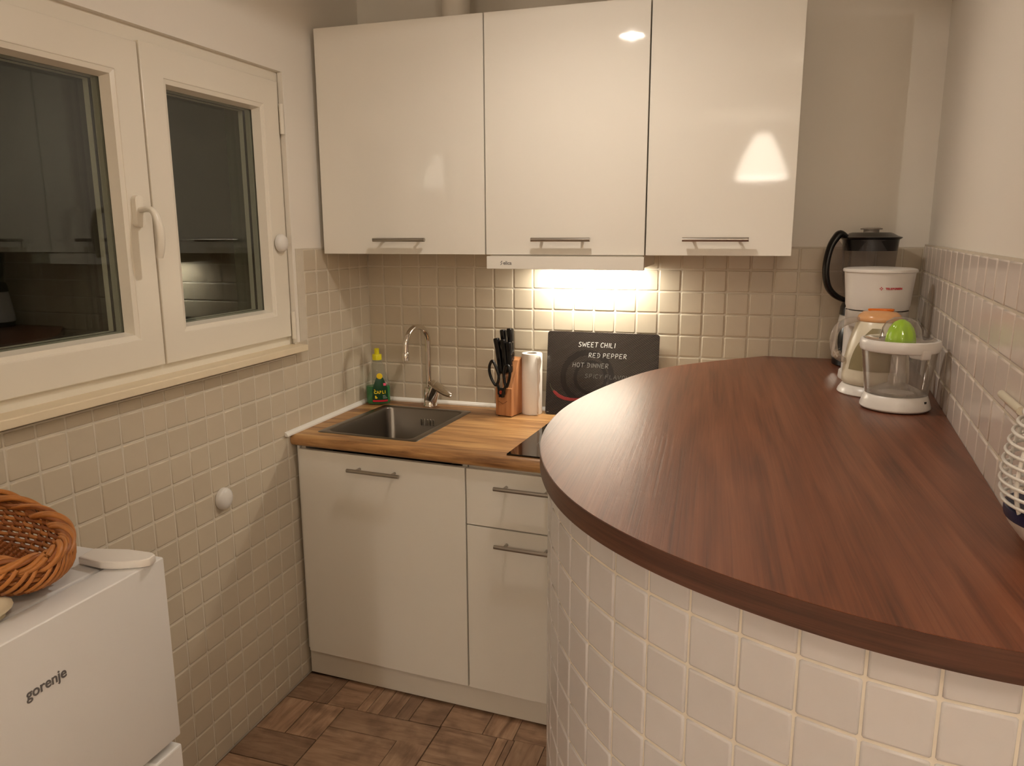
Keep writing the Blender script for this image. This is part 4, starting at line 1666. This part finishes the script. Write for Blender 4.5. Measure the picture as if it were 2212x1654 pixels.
# short cream strip on the right wall
bm = bmesh.new()
q0, q1 = Vector((rwx(-1.335), -1.335, 1.281)), Vector((rwx(-1.47), -1.47, 1.283))
for q in (q0, q1):
    q += nrm * .006
tube(bm, [q0, q1], .0065, 10, sx=1.0, sy=.9)
tag(fin('wall_strip', bm, M_CREAMP, smooth=50), 'short cream plastic strip fixed to the tiled wall above the cage lamp', 'strip')

# ================================================================== FRIDGE
FR = thing('fridge', 'white two-door fridge with grey brand lettering below the window', 'fridge', (0, 0, 0))
FY0, FY1, FXF, FZ = -2.352, -1.800, .602, 1.047
box('body', .035, .538, FY0, FY1, .03, FZ - .003, M_FRIDGE, FR, bev=.004)
box('gasket', .536, .549, FY0 + .012, FY1 - .012, .05, FZ - .012, M_FRIDGE_D, FR)
bm = bmesh.new()
bx(bm, .547, FXF, FY0, FY1, .742, FZ, bev=.004, seg=3)
ud = fin('upper_door', bm, M_FRIDGE, FR, smooth=20)
# lower door: upper corner carries a scooped grip
bm = bmesh.new()
bx(bm, .547, FXF, FY0, FY1, .05, .680, bev=.004, seg=3)
bx(bm, .560, FXF + .001, FY1 - .058, FY1 - .002, .676, .728, bev=.003, seg=2)
bx(bm, .547, .566, FY0, FY1 - .001, .676, .736, bev=.002, seg=2)
ldr = fin('lower_door', bm, M_FRIDGE, FR, smooth=20)
box('plinth', .06, .58, FY0 + .01, FY1 - .01, .002, .048, M_RUBBER, FR)
# hinge cover
bm = bmesh.new()
prism(bm, [(.500, -1.862), (.497, -1.828), (.550, -1.815), (.593, -1.814), (.606, -1.820), (.609, -1.836), (.600, -1.846), (.585, -1.852), (.568, -1.862), (.545, -1.866)],
      FZ + .0002, FZ + .0125, bev=.003)
fin('hinge_cover', bm, M_WHITEP, FR, smooth=20)
text('brand_lettering', 'gorenje', .0205, axes((FXF + .0002, -2.0480, .9585), (0, 1, 0), (0, 0, 1), (1, 0, 0)), M_LOGO, ud, extrude=.0004, offset=.00035, sx=.95)

# ---- wicker basket on the fridge
bc = Vector((.322, -1.908))
bang2 = math.radians(-14)
BKT = thing('wicker_basket', 'oval honey-coloured wicker basket lying on top of the fridge', 'basket', (bc.x, bc.y, FZ + .001), bang2)
ra, rb_ = .250, .094           # rim half axes
ba_, bb_ = .200, .060          # base half axes
HT = .052
brs = random.Random(11)


def bp(t, a, off=0.0):
    """t: 0 base .. 1 rim ; a angle"""
    f = math.sin(t * PI / 2) ** .8
    A_ = ba_ + (ra - ba_) * f + off
    B_ = bb_ + (rb_ - bb_) * f + off
    return Vector((A_ * math.cos(a), B_ * math.sin(a), .006 + HT * t ** 1.25))


rim = bpy.data.objects.new('rim', None)
COL.objects.link(rim)
rim.parent = BKT
for s_ in range(9):
    bm = bmesh.new()
    N_ = 220
    pts = []
    tw = 6 + (s_ % 3)
    amp = brs.uniform(.006, .0115)
    for k in range(N_):
        a = 2 * PI * k / N_
        ph = tw * a + 2 * PI * s_ / 9
        p = bp(1.0, a, amp * math.cos(ph))
        p.z += amp * .95 * math.sin(ph) + .003
        pts.append(p)
    tube(bm, pts, brs.uniform(.0030, .0042), 8, closed=True)
    fin('rim_strand', bm, M_WICKER if s_ % 3 else M_WICKER2, rim, smooth=60)
ns = 52
for row in range(15):
    t = .04 + .92 * row / 14
    bm = bmesh.new()
    pts = []
    for k in range(ns * 4):
        a = 2 * PI * k / (ns * 4)
        pts.append(bp(t, a, .0036 * math.cos(a * ns / 2 + (PI if row % 2 else 0))))
    tube(bm, pts, .0033, 6, closed=True)
    fin('weaver', bm, M_WICKER2 if row % 3 else M_WICKER, BKT, smooth=60)
bm = bmesh.new()
for j in range(ns):
    a = 2 * PI * j / ns + PI / ns
    tube(bm, [bp(t, a) for t in (0, .15, .35, .6, .85, 1.0)], .0026, 6)
fin('stakes', bm, M_WICKER2, BKT, smooth=60)
bm = bmesh.new()
nb = 26
for k in range(-nb, nb + 1):
    x = ba_ * k / (nb + .5)
    h = bb_ * math.sqrt(max(0, 1 - (x / ba_) ** 2))
    tube(bm, [Vector((x + .004 * math.sin(q * .4), -h + 2 * h * q / 14, .009 + .003 * math.cos(q * PI + k * PI))) for q in range(15)], .0037, 6)
nb2 = 9
for k in range(-nb2, nb2 + 1):
    y = bb_ * k / (nb2 + .6)
    h = ba_ * math.sqrt(max(0, 1 - (y / bb_) ** 2))
    tube(bm, [Vector((-h, y, .0085)), Vector((0, y, .0085)), Vector((h, y, .0085))], .0026, 6)
o = fin('base_weave', bm, M_WICKER2, BKT, smooth=60)
# crossed strands on the outside of the rim
bm = bmesh.new()
for j in range(54):
    a = 2 * PI * j / 54 + brs.uniform(-.02, .02)
    sw = brs.uniform(.16, .30)
    pts = [bp(.30 + .70 * q / 5, a + sw * q / 5, .008 + .004 * math.sin(q * .63)) for q in range(6)]
    tube(bm, pts, brs.uniform(.0022, .0032), 6)
fin('border_strands', bm, M_WICKER, BKT, smooth=60)

# pale crumpled cloth at the left picture edge, on the fridge
bm = bmesh.new()
bmesh.ops.create_icosphere(bm, subdivisions=4, radius=1.0)
rs = random.Random(3)
ph = [(rs.uniform(2, 7), rs.uniform(2, 7), rs.uniform(2, 7), rs.uniform(0, 6)) for _ in range(8)]
for v in bm.verts:
    n = v.co.copy()
    q = 1 + sum(.07 * math.sin(a * n.x + b * n.y + c * n.z + d_) for a, b, c, d_ in ph)
    v.co = Vector((n.x * .022 * q, n.y * .040 * q, max(-.0105, n.z * .016 * q)))
o = fin('crumpled_cloth', bm, M_CLOTH, smooth=60, loc=(.531, -2.050, FZ + .0105))
tag(o, 'small pale crumpled cloth on the fridge at the left edge', 'cloth')

# ================================================================== LAMPS
# kitchen downlight (cylinder hanging from the ceiling)
DL = (.955, -.955, 2.230)


def downlight(loc, lab, watts, glow):
    """ceiling cylinder whose frosted lamp stands proud of the housing"""
    t = thing('ceiling_spotlight', lab, 'lamp', (loc[0], loc[1], 0))
    z = loc[2]
    bm = bmesh.new()
    lathe(bm, [(.046, z + .006), (.050, z - .006), (.054, z - .006), (.055, z - .003), (.055, CEIL - .001)], 36)
    fin('housing', bm, M_WHITEP, t, smooth=40)
    bm = bmesh.new()
    lathe(bm, [(.047, z + .005), (.044, z + .004), (.030, z + .002), (0, z + .001)], 36)
    fin('lens', bm, M_DLENS, t, smooth=60)
    for nm, kind, w in (('spot_beam', 'AREA', watts), ('spot_glow', 'POINT', glow)):
        d_ = bpy.data.lights.new(nm, kind)
        d_.energy = w
        d_.color = WARM
        if kind == 'AREA':
            d_.shape = 'DISK'
            d_.size = .085
            d_.spread = math.radians(165)
        else:
            d_.shadow_soft_size = .002
        l_ = bpy.data.objects.new(nm, d_)
        COL.objects.link(l_)
        l_.parent = t
        l_.location = (0, 0, z - .0005 if kind == 'AREA' else z - .003)
    return t


downlight(DL, 'white cylinder spotlight on the ceiling, mirrored in the middle cupboard door', DOWNLIGHT_W, DOWNLIGHT_GLOW_W)

# unseen opal globe, added near the viewer to brighten the upper walls
gl = thing('fill_globe', 'opal globe added on the ceiling out of frame as fill light', 'lamp', (1.82, -2.75, 0))
bm = bmesh.new()
lathe(bm, [(.05, CEIL - .001), (.055, CEIL - .02), (.045, CEIL - .035)], 30)
fin('ceiling_rose', bm, M_WHITEP, gl, smooth=40)
bm = bmesh.new()
lathe(bm, [(.045, 2.405)] + [(.095 * math.cos(math.radians(a)), 2.32 + .095 * math.sin(math.radians(a))) for a in range(60, -90, -12)] + [(0, 2.225)], 36)
fin('globe', bm, emit('fill_globe_glow', (1.0, 0.88, 0.72, 1), FILL_GLOBE_W / (4 * PI * PI * .095 ** 2)), gl, smooth=60)

# pendant in the living area behind the camera, mirrored in the right cupboard door
pd = thing('pendant_lamp', 'glowing bell-shaped pendant lamp, mirrored in the right cupboard door', 'lamp', (1.40, -5.03, 0))
bm = bmesh.new()
lathe(bm, [(.213, 1.962), (.205, 2.00), (.175, 2.09), (.135, 2.18), (.095, 2.26), (.070, 2.31), (.045, 2.325), (.012, 2.327)], 40)
o = fin('shade', bm, M_SHADE, pd, smooth=60)
bm = bmesh.new()
tube(bm, [(0, 0, 2.327), (0, 0, CEIL - .02)], .004, 8)
fin('cord', bm, M_BLACK, pd)
bm = bmesh.new()
lathe(bm, [(.02, CEIL - .022), (.05, CEIL - .012), (.052, CEIL - .001)], 24)
fin('ceiling_rose', bm, M_WHITEP, pd, smooth=40)
d_ = bpy.data.lights.new('bulb', 'POINT')
d_.energy = PENDANT_W
d_.color = WARM
d_.shadow_soft_size = .05
l_ = bpy.data.objects.new('bulb', d_)
COL.objects.link(l_)
l_.parent = pd
l_.location = (0, 0, 2.05)
